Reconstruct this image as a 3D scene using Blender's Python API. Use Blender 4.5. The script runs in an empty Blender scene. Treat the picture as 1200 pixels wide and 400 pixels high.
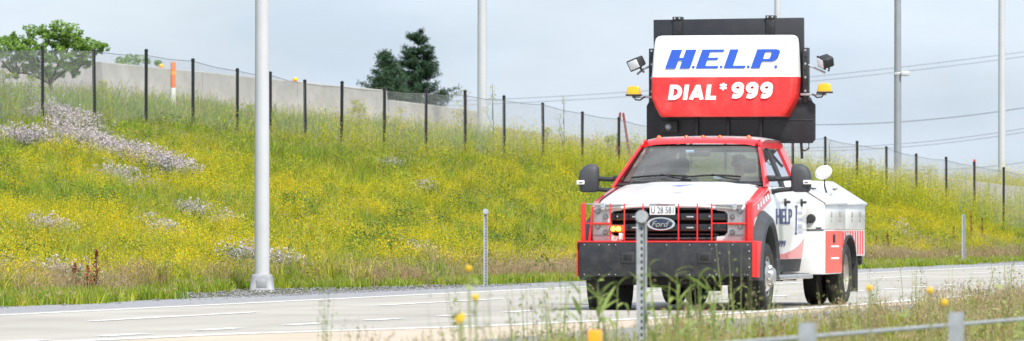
import bpy, bmesh, math, random
import numpy as np
from mathutils import Vector, Matrix, Euler

random.seed(11)
rng = np.random.default_rng(11)
R = math.radians
scene = bpy.context.scene
col = scene.collection

# ------------------------------------------------------------------ camera, sky, sun, exposure
CAM_H = 1.04
FPX = 7760.0            # focal length in pixels of a 1200 px wide picture
cam_d = bpy.data.cameras.new('camera')
cam = bpy.data.objects.new('camera', cam_d)
col.objects.link(cam)
cam.location = (0, 0, CAM_H)
cam.rotation_euler = (R(90), 0, 0)
cam_d.sensor_width = 36
cam_d.lens = FPX / 1200 * 36
cam_d.shift_y = 62 / 1200
cam_d.clip_start = 0.5
cam_d.clip_end = 20000
cam_d.dof.use_dof = True
cam_d.dof.focus_distance = 105
cam_d.dof.aperture_fstop = 7.0
scene.camera = cam

SUN_EL, SUN_AZ = 52, 152          # azimuth clockwise from +Y (behind the camera, a little to its right)
world = bpy.data.worlds.new('World')
scene.world = world
world.use_nodes = True
nt = world.node_tree
nt.nodes.clear()
out = nt.nodes.new('ShaderNodeOutputWorld')
bg = nt.nodes.new('ShaderNodeBackground')
sky = nt.nodes.new('ShaderNodeTexSky')
sky.sky_type = 'NISHITA'
sky.sun_disc = False
sky.sun_elevation = R(SUN_EL)
sky.sun_rotation = R(SUN_AZ)
sky.air_density = 1.0
sky.dust_density = 2.0
sky.ozone_density = 1.5
tc = nt.nodes.new('ShaderNodeTexCoord')
mp = nt.nodes.new('ShaderNodeMapping')
mp.inputs['Scale'].default_value = (1.0, 1.0, 2.6)
nz = nt.nodes.new('ShaderNodeTexNoise')
nz.inputs['Scale'].default_value = 9.0
nz.inputs['Detail'].default_value = 7
nz.inputs['Roughness'].default_value = 0.55
nz.inputs['Distortion'].default_value = 0.3
rp = nt.nodes.new('ShaderNodeValToRGB')
rp.color_ramp.elements[0].position = 0.30
rp.color_ramp.elements[0].color = (0.60, 0.60, 0.60, 1)
rp.color_ramp.elements[1].position = 0.68
rp.color_ramp.elements[1].color = (1.0, 1.0, 1.0, 1)
nz2 = nt.nodes.new('ShaderNodeTexNoise')
nz2.inputs['Scale'].default_value = 16.0
nz2.inputs['Detail'].default_value = 6
rp2 = nt.nodes.new('ShaderNodeValToRGB')
rp2.color_ramp.elements[0].position = 0.35
rp2.color_ramp.elements[0].color = (3.85, 4.60, 5.62, 1)
rp2.color_ramp.elements[1].position = 0.68
rp2.color_ramp.elements[1].color = (5.2, 5.85, 6.65, 1)
mx = nt.nodes.new('ShaderNodeMix')
mx.data_type = 'RGBA'
lk = nt.links.new
lk(tc.outputs['Generated'], mp.inputs['Vector'])
lk(mp.outputs['Vector'], nz.inputs['Vector'])
lk(mp.outputs['Vector'], nz2.inputs['Vector'])
lk(nz.outputs['Fac'], rp.inputs['Fac'])
lk(nz2.outputs['Fac'], rp2.inputs['Fac'])
lk(rp.outputs['Color'], mx.inputs['Factor'])
lk(sky.outputs['Color'], mx.inputs['A'])
lk(rp2.outputs['Color'], mx.inputs['B'])
lk(mx.outputs['Result'], bg.inputs['Color'])
bg.inputs['Strength'].default_value = 0.10
lk(bg.outputs['Background'], out.inputs['Surface'])

sun_d = bpy.data.lights.new('sun', 'SUN')
sun_d.energy = 3.0
sun_d.angle = R(7)
sun_d.color = (1.0, 0.96, 0.90)
sun = bpy.data.objects.new('sun', sun_d)
col.objects.link(sun)
_az, _el = R(SUN_AZ), R(SUN_EL)
_dir = Vector((math.sin(_az) * math.cos(_el), math.cos(_az) * math.cos(_el), math.sin(_el)))
sun.rotation_euler = _dir.to_track_quat('Z', 'Y').to_euler()
sun.location = _dir * 100

scene.render.engine = 'CYCLES'
scene.cycles.use_denoising = True
scene.cycles.max_bounces = 8
scene.cycles.transparent_max_bounces = 12
scene.view_settings.view_transform = 'Standard'
scene.view_settings.look = 'None'
scene.view_settings.gamma = 1
scene.view_settings.use_curve_mapping = False
scene.view_settings.exposure = 0.86

# ------------------------------------------------------------------ helpers: tags, meshes
def tag(o, label=None, cat=None, group=None, kind=None):
    if label: o['label'] = label
    if cat: o['category'] = cat
    if group: o['group'] = group
    if kind: o['kind'] = kind
    return o

def empty(name, loc=(0, 0, 0), rz=0):
    o = bpy.data.objects.new(name, None)
    o.location = loc
    o.rotation_euler = (0, 0, rz)
    o.empty_display_size = 0.2
    col.objects.link(o)
    return o

def link(name, me, parent=None, loc=None):
    o = bpy.data.objects.new(name, me)
    col.objects.link(o)
    if parent: o.parent = parent
    if loc: o.location = loc
    return o

def copy_tree(o, parent=None):
    c = o.copy()
    col.objects.link(c)
    c.parent = parent
    for ch in list(o.children):
        copy_tree(ch, c)
    return c

def mesh(name, verts, faces, mat, parent=None, smooth=False, loc=None):
    me = bpy.data.meshes.new(name)
    me.from_pydata([tuple(v) for v in verts], [], faces)
    if mat: me.materials.append(mat)
    if smooth:
        me.polygons.foreach_set('use_smooth', [True] * len(me.polygons))
    me.update()
    return link(name, me, parent, loc)

def from_bm(name, bm, mat, parent=None, smooth=False, loc=None):
    bmesh.ops.recalc_face_normals(bm, faces=bm.faces)
    me = bpy.data.meshes.new(name)
    bm.to_mesh(me)
    bm.free()
    for m in (mat if isinstance(mat, (list, tuple)) else [mat]):
        me.materials.append(m)
    if smooth:
        me.polygons.foreach_set('use_smooth', [True] * len(me.polygons))
    return link(name, me, parent, loc)

def autosmooth(o, ang=40):
    me = o.data
    me.polygons.foreach_set('use_smooth', [True] * len(me.polygons))
    try:
        me.set_sharp_from_angle(angle=R(ang))
    except Exception:
        pass
    return o

def bm_box(bm, x0, x1, y0, y1, z0, z1, bev=0, seg=2):
    r = bmesh.ops.create_cube(bm, size=1.0)
    vs = r['verts']
    for v in vs:
        v.co.x = x0 if v.co.x < 0 else x1
        v.co.y = y0 if v.co.y < 0 else y1
        v.co.z = z0 if v.co.z < 0 else z1
    if bev > 0:
        es = list({e for v in vs for e in v.link_edges})
        bmesh.ops.bevel(bm, geom=es, offset=bev, segments=seg, affect='EDGES', profile=0.5)

def box(name, x0, x1, y0, y1, z0, z1, mat, parent=None, bev=0.004, seg=2):
    bm = bmesh.new()
    bm_box(bm, min(x0, x1), max(x0, x1), min(y0, y1), max(y0, y1), min(z0, z1), max(z0, z1), bev, seg)
    o = from_bm(name, bm, mat, parent)
    if bev > 0: autosmooth(o, 50)
    return o

def prism(name, poly, axis, a0, a1, mat, parent=None, bev=0, seg=2):
    """poly: 2D outline; axis 'x': poly=(y,z); 'y': poly=(x,z); 'z': poly=(x,y). Extruded a0..a1."""
    bm = bmesh.new()
    def P(q, a):
        if axis == 'x': return (a, q[0], q[1])
        if axis == 'y': return (q[0], a, q[1])
        return (q[0], q[1], a)
    A = [bm.verts.new(P(q, a0)) for q in poly]
    B = [bm.verts.new(P(q, a1)) for q in poly]
    n = len(poly)
    bm.faces.new(A)
    bm.faces.new(B[::-1])
    for i in range(n):
        bm.faces.new((A[i], B[i], B[(i + 1) % n], A[(i + 1) % n]))
    if bev > 0:
        bmesh.ops.recalc_face_normals(bm, faces=bm.faces)
        bmesh.ops.bevel(bm, geom=list(bm.edges), offset=bev, segments=seg, affect='EDGES', profile=0.5)
    o = from_bm(name, bm, mat, parent)
    if bev > 0: autosmooth(o, 50)
    return o

def grid(name, rows, mat, parent=None, smooth=True, thick=0):
    """rows: list of equal-length point lists"""
    n = len(rows[0])
    vs = [p for r in rows for p in r]
    fs = []
    for i in range(len(rows) - 1):
        for j in range(n - 1):
            a = i * n + j
            fs.append((a, a + 1, a + n + 1, a + n))
    o = mesh(name, vs, fs, mat, parent, smooth)
    if thick:
        bm = bmesh.new(); bm.from_mesh(o.data)
        bmesh.ops.recalc_face_normals(bm, faces=bm.faces)
        bmesh.ops.solidify(bm, geom=list(bm.faces), thickness=thick)
        bm.to_mesh(o.data); bm.free()
        autosmooth(o, 45)
    return o

def loft(name, rings, mat, parent=None, cap=True, smooth=40, closed=True):
    n = len(rings[0])
    vs = [p for r in rings for p in r]
    fs = []
    m = n if closed else n - 1
    for i in range(len(rings) - 1):
        for j in range(m):
            a, b = i * n + j, i * n + (j + 1) % n
            fs.append((a, b, b + n, a + n))
    if cap:
        fs.append(tuple(range(n))[::-1])
        fs.append(tuple(range((len(rings) - 1) * n, len(rings) * n)))
    o = mesh(name, vs, fs, mat, parent)
    bm = bmesh.new(); bm.from_mesh(o.data)
    bmesh.ops.recalc_face_normals(bm, faces=bm.faces)
    bm.to_mesh(o.data); bm.free()
    autosmooth(o, smooth)
    return o

def bm_tube(bm, path, rad, n=8, cap=True):
    path = [Vector(p) for p in path]
    if not isinstance(rad, (list, tuple)): rad = [rad] * len(path)
    rings = []
    up = Vector((0, 0, 1))
    for i, p in enumerate(path):
        if i == 0: d = path[1] - p
        elif i == len(path) - 1: d = p - path[i - 1]
        else: d = path[i + 1] - path[i - 1]
        d.normalize()
        ref = up if abs(d.z) < 0.95 else Vector((1, 0, 0))
        a = d.cross(ref).normalized()
        b = d.cross(a).normalized()
        rings.append([bm.verts.new(p + (a * math.cos(t) + b * math.sin(t)) * rad[i])
                      for t in [2 * math.pi * k / n for k in range(n)]])
    for i in range(len(rings) - 1):
        for j in range(n):
            bm.faces.new((rings[i][j], rings[i][(j + 1) % n], rings[i + 1][(j + 1) % n], rings[i + 1][j]))
    if cap:
        bm.faces.new(rings[0][::-1]); bm.faces.new(rings[-1])

def tube(name, path, rad, mat, parent=None, n=8):
    bm = bmesh.new()
    bm_tube(bm, path, rad, n)
    o = from_bm(name, bm, mat, parent)
    return autosmooth(o, 50)

def lathe(name, prof, axis, center, mat, parent=None, n=32, ang=35):
    """prof: (radius, along) ; axis 'x','y','z'"""
    cx, cy, cz = center
    vs, fs = [], []
    m = len(prof)
    for k in range(n):
        t = 2 * math.pi * k / n
        c, s = math.cos(t), math.sin(t)
        for r, a in prof:
            if axis == 'x': vs.append((cx + a, cy + r * c, cz + r * s))
            elif axis == 'y': vs.append((cx + r * c, cy + a, cz + r * s))
            else: vs.append((cx + r * c, cy + r * s, cz + a))
    for k in range(n):
        k2 = (k + 1) % n
        for j in range(m - 1):
            fs.append((k * m + j, k2 * m + j, k2 * m + j + 1, k * m + j + 1))
    o = mesh(name, vs, fs, mat, parent)
    bm = bmesh.new(); bm.from_mesh(o.data)
    bmesh.ops.remove_doubles(bm, verts=bm.verts, dist=1e-5)
    bmesh.ops.recalc_face_normals(bm, faces=bm.faces)
    bm.to_mesh(o.data); bm.free()
    return autosmooth(o, ang)

def text_geo(body, size, shear=0.0, bold=0.0, spacing=1.0, extrude=0.0):
    cu = bpy.data.curves.new('t', 'FONT')
    cu.body = body; cu.size = size; cu.shear = shear; cu.offset = bold
    cu.space_character = spacing; cu.extrude = extrude; cu.resolution_u = 4
    ob = bpy.data.objects.new('t', cu)
    col.objects.link(ob)
    dg = bpy.context.evaluated_depsgraph_get()
    me = bpy.data.meshes.new_from_object(ob.evaluated_get(dg))
    bpy.data.objects.remove(ob); bpy.data.curves.remove(cu)
    co = np.empty(len(me.vertices) * 3); me.vertices.foreach_get('co', co)
    return me, co.reshape(-1, 3)

def lettering(name, body, fn, w, h, mat, parent, shear=0, bold=0, spacing=1.0):
    """text fitted into w x h, each vertex (a, b, t) mapped by fn to local space; t is the thickness"""
    me, co = text_geo(body, 1.0, shear, bold, spacing, 0.002)
    mn, mxx = co.min(0), co.max(0)
    a = (co[:, 0] - mn[0]) / (mxx[0] - mn[0]) * w
    b = (co[:, 1] - mn[1]) / (mxx[1] - mn[1]) * h
    new = np.array([fn(a[i], b[i], co[i, 2]) for i in range(len(co))], dtype=float)
    me.vertices.foreach_set('co', new.ravel())
    me.materials.clear(); me.materials.append(mat)
    me.update()
    return link(name, me, parent)

# ------------------------------------------------------------------ materials
def nodes_of(m):
    m.use_nodes = True
    t = m.node_tree
    b = t.nodes.get('Principled BSDF')
    return t, b

def mat(name, colr, rough=0.5, metal=0.0, var=0.08, scale=6.0, bump=0.0, bscale=60.0, coat=0.0, spec=0.5,
        emit=None, estr=0, dirt=None, dirt_amt=0.0):
    m = bpy.data.materials.new(name)
    t, b = nodes_of(m)
    n = t.nodes
    b.inputs['Roughness'].default_value = rough
    b.inputs['Metallic'].default_value = metal
    b.inputs['Specular IOR Level'].default_value = spec
    if coat:
        b.inputs['Coat Weight'].default_value = coat
        b.inputs['Coat Roughness'].default_value = 0.08
    tcn = n.new('ShaderNodeTexCoord')
    no = n.new('ShaderNodeTexNoise')
    no.inputs['Scale'].default_value = scale
    no.inputs['Detail'].default_value = 6
    t.links.new(tcn.outputs['Object'], no.inputs['Vector'])
    ramp = n.new('ShaderNodeValToRGB')
    lo = [max(0, c * (1 - var)) for c in colr]
    hi = [min(1, c * (1 + var)) for c in colr]
    ramp.color_ramp.elements[0].position = 0.3
    ramp.color_ramp.elements[1].position = 0.7
    ramp.color_ramp.elements[0].color = (*lo, 1)
    ramp.color_ramp.elements[1].color = (*hi, 1)
    t.links.new(no.outputs['Fac'], ramp.inputs['Fac'])
    last = ramp.outputs['Color']
    if dirt:
        n2 = n.new('ShaderNodeTexNoise')
        n2.inputs['Scale'].default_value = scale * 1.7
        n2.inputs['Detail'].default_value = 8
        n2.inputs['Roughness'].default_value = 0.7
        t.links.new(tcn.outputs['Object'], n2.inputs['Vector'])
        r2 = n.new('ShaderNodeValToRGB')
        r2.color_ramp.elements[0].position = 0.45
        r2.color_ramp.elements[0].color = (0, 0, 0, 1)
        r2.color_ramp.elements[1].position = 0.75
        r2.color_ramp.elements[1].color = (dirt_amt,) * 3 + (1,)
        t.links.new(n2.outputs['Fac'], r2.inputs['Fac'])
        mm = n.new('ShaderNodeMix'); mm.data_type = 'RGBA'
        t.links.new(r2.outputs['Color'], mm.inputs['Factor'])
        t.links.new(last, mm.inputs['A'])
        mm.inputs['B'].default_value = (*dirt, 1)
        last = mm.outputs['Result']
    t.links.new(last, b.inputs['Base Color'])
    if bump:
        n3 = n.new('ShaderNodeTexNoise')
        n3.inputs['Scale'].default_value = bscale
        n3.inputs['Detail'].default_value = 5
        t.links.new(tcn.outputs['Object'], n3.inputs['Vector'])
        bp = n.new('ShaderNodeBump')
        bp.inputs['Strength'].default_value = bump
        bp.inputs['Distance'].default_value = 0.02
        t.links.new(n3.outputs['Fac'], bp.inputs['Height'])
        t.links.new(bp.outputs['Normal'], b.inputs['Normal'])
    if emit:
        b.inputs['Emission Color'].default_value = (*emit, 1)
        b.inputs['Emission Strength'].default_value = estr
    return m

def leaf_mat(name, c1, c2, c3=None, trans=0.35, rough=0.6):
    """per-plant colour (Object Info random) with a finer variation from leaf to leaf"""
    m = bpy.data.materials.new(name)
    m.use_nodes = True
    t = m.node_tree; n = t.nodes; n.clear()
    o = n.new('ShaderNodeOutputMaterial')
    oi = n.new('ShaderNodeObjectInfo')
    r = n.new('ShaderNodeValToRGB')
    r.color_ramp.elements[0].color = (*c1, 1)
    r.color_ramp.elements[1].color = (*c2, 1)
    if c3:
        e = r.color_ramp.elements.new(0.85)
        e.color = (*c2, 1)
        r.color_ramp.elements[-1].color = (*c3, 1)
    t.links.new(oi.outputs['Random'], r.inputs['Fac'])
    g = n.new('ShaderNodeNewGeometry')
    hs = n.new('ShaderNodeHueSaturation')
    mr = n.new('ShaderNodeMapRange')
    mr.inputs['To Min'].default_value = 0.65
    mr.inputs['To Max'].default_value = 1.35
    t.links.new(g.outputs['Random Per Island'], mr.inputs['Value'])
    t.links.new(mr.outputs['Result'], hs.inputs['Value'])
    t.links.new(r.outputs['Color'], hs.inputs['Color'])
    p = n.new('ShaderNodeBsdfPrincipled')
    p.inputs['Roughness'].default_value = rough
    p.inputs['Specular IOR Level'].default_value = 0.25
    tr = n.new('ShaderNodeBsdfTranslucent')
    ms = n.new('ShaderNodeMixShader')
    ms.inputs['Fac'].default_value = trans
    t.links.new(hs.outputs['Color'], p.inputs['Base Color'])
    t.links.new(hs.outputs['Color'], tr.inputs['Color'])
    t.links.new(p.outputs['BSDF'], ms.inputs[1])
    t.links.new(tr.outputs['BSDF'], ms.inputs[2])
    t.links.new(ms.outputs['Shader'], o.inputs['Surface'])
    return m

def glass_mat(name, tint, refl=1.0, dust_haze=0.0):
    m = bpy.data.materials.new(name)
    m.use_nodes = True
    t = m.node_tree; n = t.nodes; n.clear()
    o = n.new('ShaderNodeOutputMaterial')
    tr = n.new('ShaderNodeBsdfTransparent'); tr.inputs['Color'].default_value = (*tint, 1)
    gl = n.new('ShaderNodeBsdfGlossy'); gl.inputs['Roughness'].default_value = 0.03
    fr = n.new('ShaderNodeFresnel'); fr.inputs['IOR'].default_value = 1.52
    ma = n.new('ShaderNodeMath'); ma.operation = 'MULTIPLY'; ma.inputs[1].default_value = refl
    ma.use_clamp = True
    ms = n.new('ShaderNodeMixShader')
    t.links.new(fr.outputs['Fac'], ma.inputs[0])
    t.links.new(ma.outputs['Value'], ms.inputs['Fac'])
    t.links.new(tr.outputs['BSDF'], ms.inputs[1])
    t.links.new(gl.outputs['BSDF'], ms.inputs[2])
    last = ms.outputs['Shader']
    if dust_haze:  # pale diffuse film: dust, and on the windshield painted sky reflection
        df = n.new('ShaderNodeBsdfDiffuse'); df.inputs['Color'].default_value = (0.5, 0.5, 0.47, 1)
        no = n.new('ShaderNodeTexNoise'); no.inputs['Scale'].default_value = 4
        no.inputs['Detail'].default_value = 6
        mr = n.new('ShaderNodeMapRange')
        mr.inputs['From Min'].default_value = 0.3; mr.inputs['From Max'].default_value = 0.7
        mr.inputs['To Min'].default_value = dust_haze * 0.6; mr.inputs['To Max'].default_value = dust_haze * 1.4
        t.links.new(no.outputs['Fac'], mr.inputs['Value'])
        m2 = n.new('ShaderNodeMixShader')
        t.links.new(mr.outputs['Result'], m2.inputs['Fac'])
        t.links.new(last, m2.inputs[1]); t.links.new(df.outputs['BSDF'], m2.inputs[2])
        last = m2.outputs['Shader']
    t.links.new(last, o.inputs['Surface'])
    return m

M = {}
M['white_paint'] = mat('white_paint', (0.80, 0.80, 0.79), 0.28, var=0.02, coat=0.6, dirt=(0.5, 0.47, 0.42), dirt_amt=0.28, scale=2.5)
M['red_paint'] = mat('red_paint', (0.72, 0.018, 0.022), 0.30, var=0.05, coat=0.6, dirt=(0.5, 0.2, 0.18), dirt_amt=0.10, scale=2.5)
M['red_bar'] = mat('red_bar', (0.75, 0.03, 0.03), 0.45, var=0.08)
M['sign_white'] = mat('sign_white', (0.84, 0.84, 0.83), 0.38, var=0.02, dirt=(0.6, 0.58, 0.54), dirt_amt=0.12, scale=3)
M['sign_red'] = mat('sign_red', (0.80, 0.022, 0.02), 0.38, var=0.05, scale=3, dirt=(0.75, 0.2, 0.17), dirt_amt=0.25)
M['blue_print'] = mat('blue_print', (0.022, 0.085, 0.46), 0.4, var=0.05)
M['white_print'] = mat('white_print', (0.88, 0.88, 0.87), 0.4, var=0.02)
M['navy_print'] = mat('navy_print', (0.03, 0.045, 0.16), 0.4, var=0.1)
M['orange_red_print'] = mat('orange_red_print', (0.75, 0.09, 0.05), 0.4, var=0.1)
M['pink_print'] = mat('pink_print', (0.72, 0.20, 0.18), 0.45, var=0.1)
M['black_metal'] = mat('black_metal', (0.020, 0.021, 0.025), 0.42, var=0.35, scale=3.5, dirt=(0.10, 0.095, 0.085), dirt_amt=0.45)
M['black_board'] = mat('black_board', (0.018, 0.019, 0.024), 0.5, var=0.15, scale=4, dirt=(0.06, 0.06, 0.065), dirt_amt=0.3)
M['black_plastic'] = mat('black_plastic', (0.028, 0.029, 0.031), 0.6, var=0.15, bump=0.15, bscale=120)
M['grey_plastic'] = mat('grey_plastic', (0.055, 0.058, 0.064), 0.6, var=0.15, bump=0.12, bscale=120)
M['gloss_black'] = mat('gloss_black', (0.010, 0.010, 0.011), 0.18, var=0.1, coat=0.4)
M['underbody'] = mat('underbody', (0.012, 0.012, 0.012), 0.8, var=0.4, dirt=(0.05, 0.045, 0.04), dirt_amt=0.4)
M['rubber'] = mat('rubber', (0.016, 0.016, 0.017), 0.8, var=0.25, dirt=(0.10, 0.09, 0.08), dirt_amt=0.35, scale=7, bump=0.3, bscale=90)
M['steel'] = mat('steel', (0.58, 0.58, 0.57), 0.35, 0.9, var=0.12, scale=10)
M['dull_steel'] = mat('dull_steel', (0.42, 0.40, 0.36), 0.55, 0.6, var=0.25, scale=10, dirt=(0.28, 0.2, 0.13), dirt_amt=0.5)
M['chrome'] = mat('chrome', (0.82, 0.82, 0.83), 0.12, 1.0, var=0.03)
M['galvanised'] = mat('galvanised', (0.46, 0.48, 0.50), 0.5, 0.45, var=0.14, scale=14, dirt=(0.36, 0.37, 0.38), dirt_amt=0.5)
M['pole_white'] = mat('pole_white', (0.56, 0.57, 0.585), 0.42, 0.15, var=0.04, scale=1.5, dirt=(0.46, 0.46, 0.46), dirt_amt=0.4)
M['pole_grey'] = mat('pole_grey', (0.30, 0.32, 0.34), 0.55, 0.2, var=0.08, scale=2)
M['fence_black'] = mat('fence_black', (0.010, 0.011, 0.012), 0.5, var=0.2)
M['wire'] = mat('wire', (0.24, 0.25, 0.26), 0.5, 0.5, var=0.2)
M['base_grey'] = mat('base_grey', (0.30, 0.31, 0.325), 0.6, 0.2, var=0.15, scale=8)
M['cable_dark'] = mat('cable_dark', (0.12, 0.13, 0.14), 0.6, var=0.1)
M['concrete_wall'] = mat('concrete_wall', (0.38, 0.365, 0.34), 0.85, var=0.16, scale=1.3, bump=0.3, bscale=30, dirt=(0.30, 0.28, 0.25), dirt_amt=0.6)
M['seat_fabric'] = mat('seat_fabric', (0.12, 0.12, 0.12), 0.9, var=0.15)
M['dash'] = mat('dash', (0.06, 0.06, 0.062), 0.8, var=0.1)
M['skin'] = mat('skin', (0.50, 0.30, 0.22), 0.55, var=0.08)
M['shirt'] = mat('shirt', (0.06, 0.08, 0.10), 0.85, var=0.15)
M['hair'] = mat('hair', (0.03, 0.022, 0.016), 0.7, var=0.2)
M['amber'] = mat('amber', (0.85, 0.42, 0.01), 0.25, var=0.08, coat=0.5)
M['amber_lit'] = mat('amber_lit', (0.9, 0.4, 0.02), 0.3, emit=(1.0, 0.42, 0.04), estr=5.0)
M['orange_lens'] = mat('orange_lens', (0.8, 0.13, 0.02), 0.25, var=0.08, coat=0.5)
M['orange_plastic'] = mat('orange_plastic', (0.85, 0.17, 0.03), 0.5, var=0.08)
M['orange_reflector'] = mat('orange_reflector', (0.95, 0.36, 0.01), 0.35, var=0.05)
M['lens_clear'] = glass_mat('lens_clear', (0.97, 0.97, 0.97), 0.8)
M['windshield'] = glass_mat('windshield', (0.90, 0.94, 0.93), 1.8, dust_haze=0.15)  # its diffuse film paints in part of the pale reflected sky
M['side_glass'] = glass_mat('side_glass', (0.62, 0.68, 0.68), 2.6, dust_haze=0.04)
M['lamp_bowl'] = mat('lamp_bowl', (0.80, 0.81, 0.83), 0.40, 0.0, var=0.05)
M['sticker_blue'] = mat('sticker_blue', (0.45, 0.62, 0.80), 0.5, var=0.1)
M['plate_white'] = mat('plate_white', (0.78, 0.79, 0.80), 0.45, var=0.03)
M['plate_ink'] = mat('plate_ink', (0.05, 0.06, 0.09), 0.5, var=0.05)
M['plate_red'] = mat('plate_red', (0.6, 0.08, 0.08), 0.5, var=0.05)
M['emblem_blue'] = mat('emblem_blue', (0.012, 0.02, 0.05), 0.25, var=0.1, coat=0.5)
M['bark'] = mat('bark', (0.10, 0.08, 0.06), 0.9, var=0.3, bump=0.5, bscale=25)
M['wood_stake'] = mat('wood_stake', (0.22, 0.05, 0.05), 0.8, var=0.2)
M['yellow_plastic'] = mat('yellow_plastic', (0.85, 0.52, 0.02), 0.4, var=0.08)

# ------------------------------------------------------------------ road frame of reference
E0 = np.array([-6.3, 81.5]); EA = R(11.7)
EX = np.array([math.sin(EA), math.cos(EA)])         # along the far pavement edge, going away
NX = np.array([-math.cos(EA), math.sin(EA)])        # square to it, up the bank

def wxy(s, p):
    s = np.asarray(s, float); p = np.asarray(p, float)
    return E0[0] + s * EX[0] + p * NX[0], E0[1] + s * EX[1] + p * NX[1]

def sp(x, y):
    dx = np.asarray(x, float) - E0[0]; dy = np.asarray(y, float) - E0[1]
    return dx * EX[0] + dy * EX[1], dx * NX[0] + dy * NX[1]

def fence_p(s):
    return np.interp(s, [-200, 30, 76.1, 131, 150, 2000], [32, 31.2, 19.6, 5.7, 5.0, 5.0])

def fence_h(s):
    return np.interp(s, [-200, 40, 80, 134, 170, 2000], [3.45, 3.22, 3.08, 0.92, 0.7, 0.7])

def gz(s, p):
    s = np.asarray(s, float); p = np.asarray(p, float)
    pf = fence_p(s); h = fence_h(s)
    t = np.clip((p - 2.2) / np.maximum(pf - 2.2, 0.1), 0, 1)
    ss = t * t * (3 - 2 * t)
    z = h * (0.72 * t + 0.28 * ss)
    lump = (np.sin(s * 0.83 + p * 0.6) * np.sin(p * 1.1 - s * 0.31) * 0.07 + np.sin(s * 0.29 + 1.3) * np.sin(p * 0.47 + s * 0.11) * 0.12)
    z = z + lump * np.clip((p - 2.2) / 2.5, 0, 1) * np.clip((pf + 12 - p) / 8, 0.0, 1)
    z = z + 0.17 * np.clip(p - pf, 0, 6)
    z = np.where(p > 70, z * np.clip(1 - (p - 70) / 300, 0, 1), z)
    near = np.interp(p, [-400, -60, -23, -17.4, -12.6, -12.3], [-0.6, -0.6, -0.5, -0.35, -0.03, -0.03])
    nb = np.sin(s * 0.7) * np.sin(p * 1.3 + s * 0.2) * 0.025 * np.clip((-12.6 - p) / 2, 0, 1)
    z = np.where(p < -12.3, near + nb, z)
    return np.where((p >= -12.3) & (p <= 2.2), -0.035, np.maximum(z - 0.035 * (p > 0), -0.7))

def wz(x, y):
    return gz(*sp(x, y))

def px(x, Z):
    """world X of a picture column (1200 px wide) at distance Z; used to read positions off the photograph"""
    return (x - 600) * Z / FPX

# ------------------------------------------------------------------ ground, road, shoulders, markings
def ground_material():
    m = bpy.data.materials.new('ground_soil')
    t, b = nodes_of(m); n = t.nodes
    tcn = n.new('ShaderNodeTexCoord')
    no = n.new('ShaderNodeTexNoise'); no.inputs['Scale'].default_value = 0.9; no.inputs['Detail'].default_value = 9
    r = n.new('ShaderNodeValToRGB')
    r.color_ramp.elements[0].position = 0.3; r.color_ramp.elements[0].color = (0.055, 0.075, 0.018, 1)
    r.color_ramp.elements[1].position = 0.72; r.color_ramp.elements[1].color = (0.13, 0.12, 0.05, 1)
    t.links.new(tcn.outputs['Object'], no.inputs['Vector'])
    t.links.new(no.outputs['Fac'], r.inputs['Fac'])
    t.links.new(r.outputs['Color'], b.inputs['Base Color'])
    b.inputs['Roughness'].default_value = 0.95
    bp = n.new('ShaderNodeBump'); bp.inputs['Strength'].default_value = 0.6; bp.inputs['Distance'].default_value = 0.05
    n2 = n.new('ShaderNodeTexNoise'); n2.inputs['Scale'].default_value = 12; n2.inputs['Detail'].default_value = 8
    t.links.new(tcn.outputs['Object'], n2.inputs['Vector'])
    t.links.new(n2.outputs['Fac'], bp.inputs['Height'])
    t.links.new(bp.outputs['Normal'], b.inputs['Normal'])
    return m

def sheet(name, s_arr, p_arr, zfun, material):
    S, P = np.meshgrid(s_arr, p_arr, indexing='ij')
    X, Y = wxy(S, P)
    Z = zfun(S, P)
    vs = np.stack([X, Y, Z], -1).reshape(-1, 3)
    ni, nj = S.shape
    i, j = np.meshgrid(np.arange(ni - 1), np.arange(nj - 1), indexing='ij')
    a = (i * nj + j).ravel()
    f = np.stack([a, a + nj, a + nj + 1, a + 1], -1)
    me = bpy.data.meshes.new(name)
    me.from_pydata(vs.tolist(), [], f.tolist())
    me.materials.append(material)
    me.polygons.foreach_set('use_smooth', [True] * len(me.polygons))
    me.update()
    o = link(name, me)
    if me.polygons[0].normal.z < 0:
        me.flip_normals()
    return o

s_t = np.concatenate([[-6000, -2500, -1000, -500, -300, -200, -150], np.arange(-120, 260, 1.0), [270, 285, 310, 350, 420, 560, 800, 1400, 3000, 8000]])
p_t = np.concatenate([[-8000, -3000, -1000, -400, -150, -80, -50, -35], np.arange(-26, -12.6, 0.6), [-12.6, -12.3, -6, 0.0, 1.0], np.arange(2.2, 42, 0.6), [44, 48, 55, 70, 100, 160, 250, 370, 700, 1500, 4000, 9000]])
g = sheet('ground', s_t, p_t, gz, ground_material())
tag(g, kind='structure')

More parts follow.
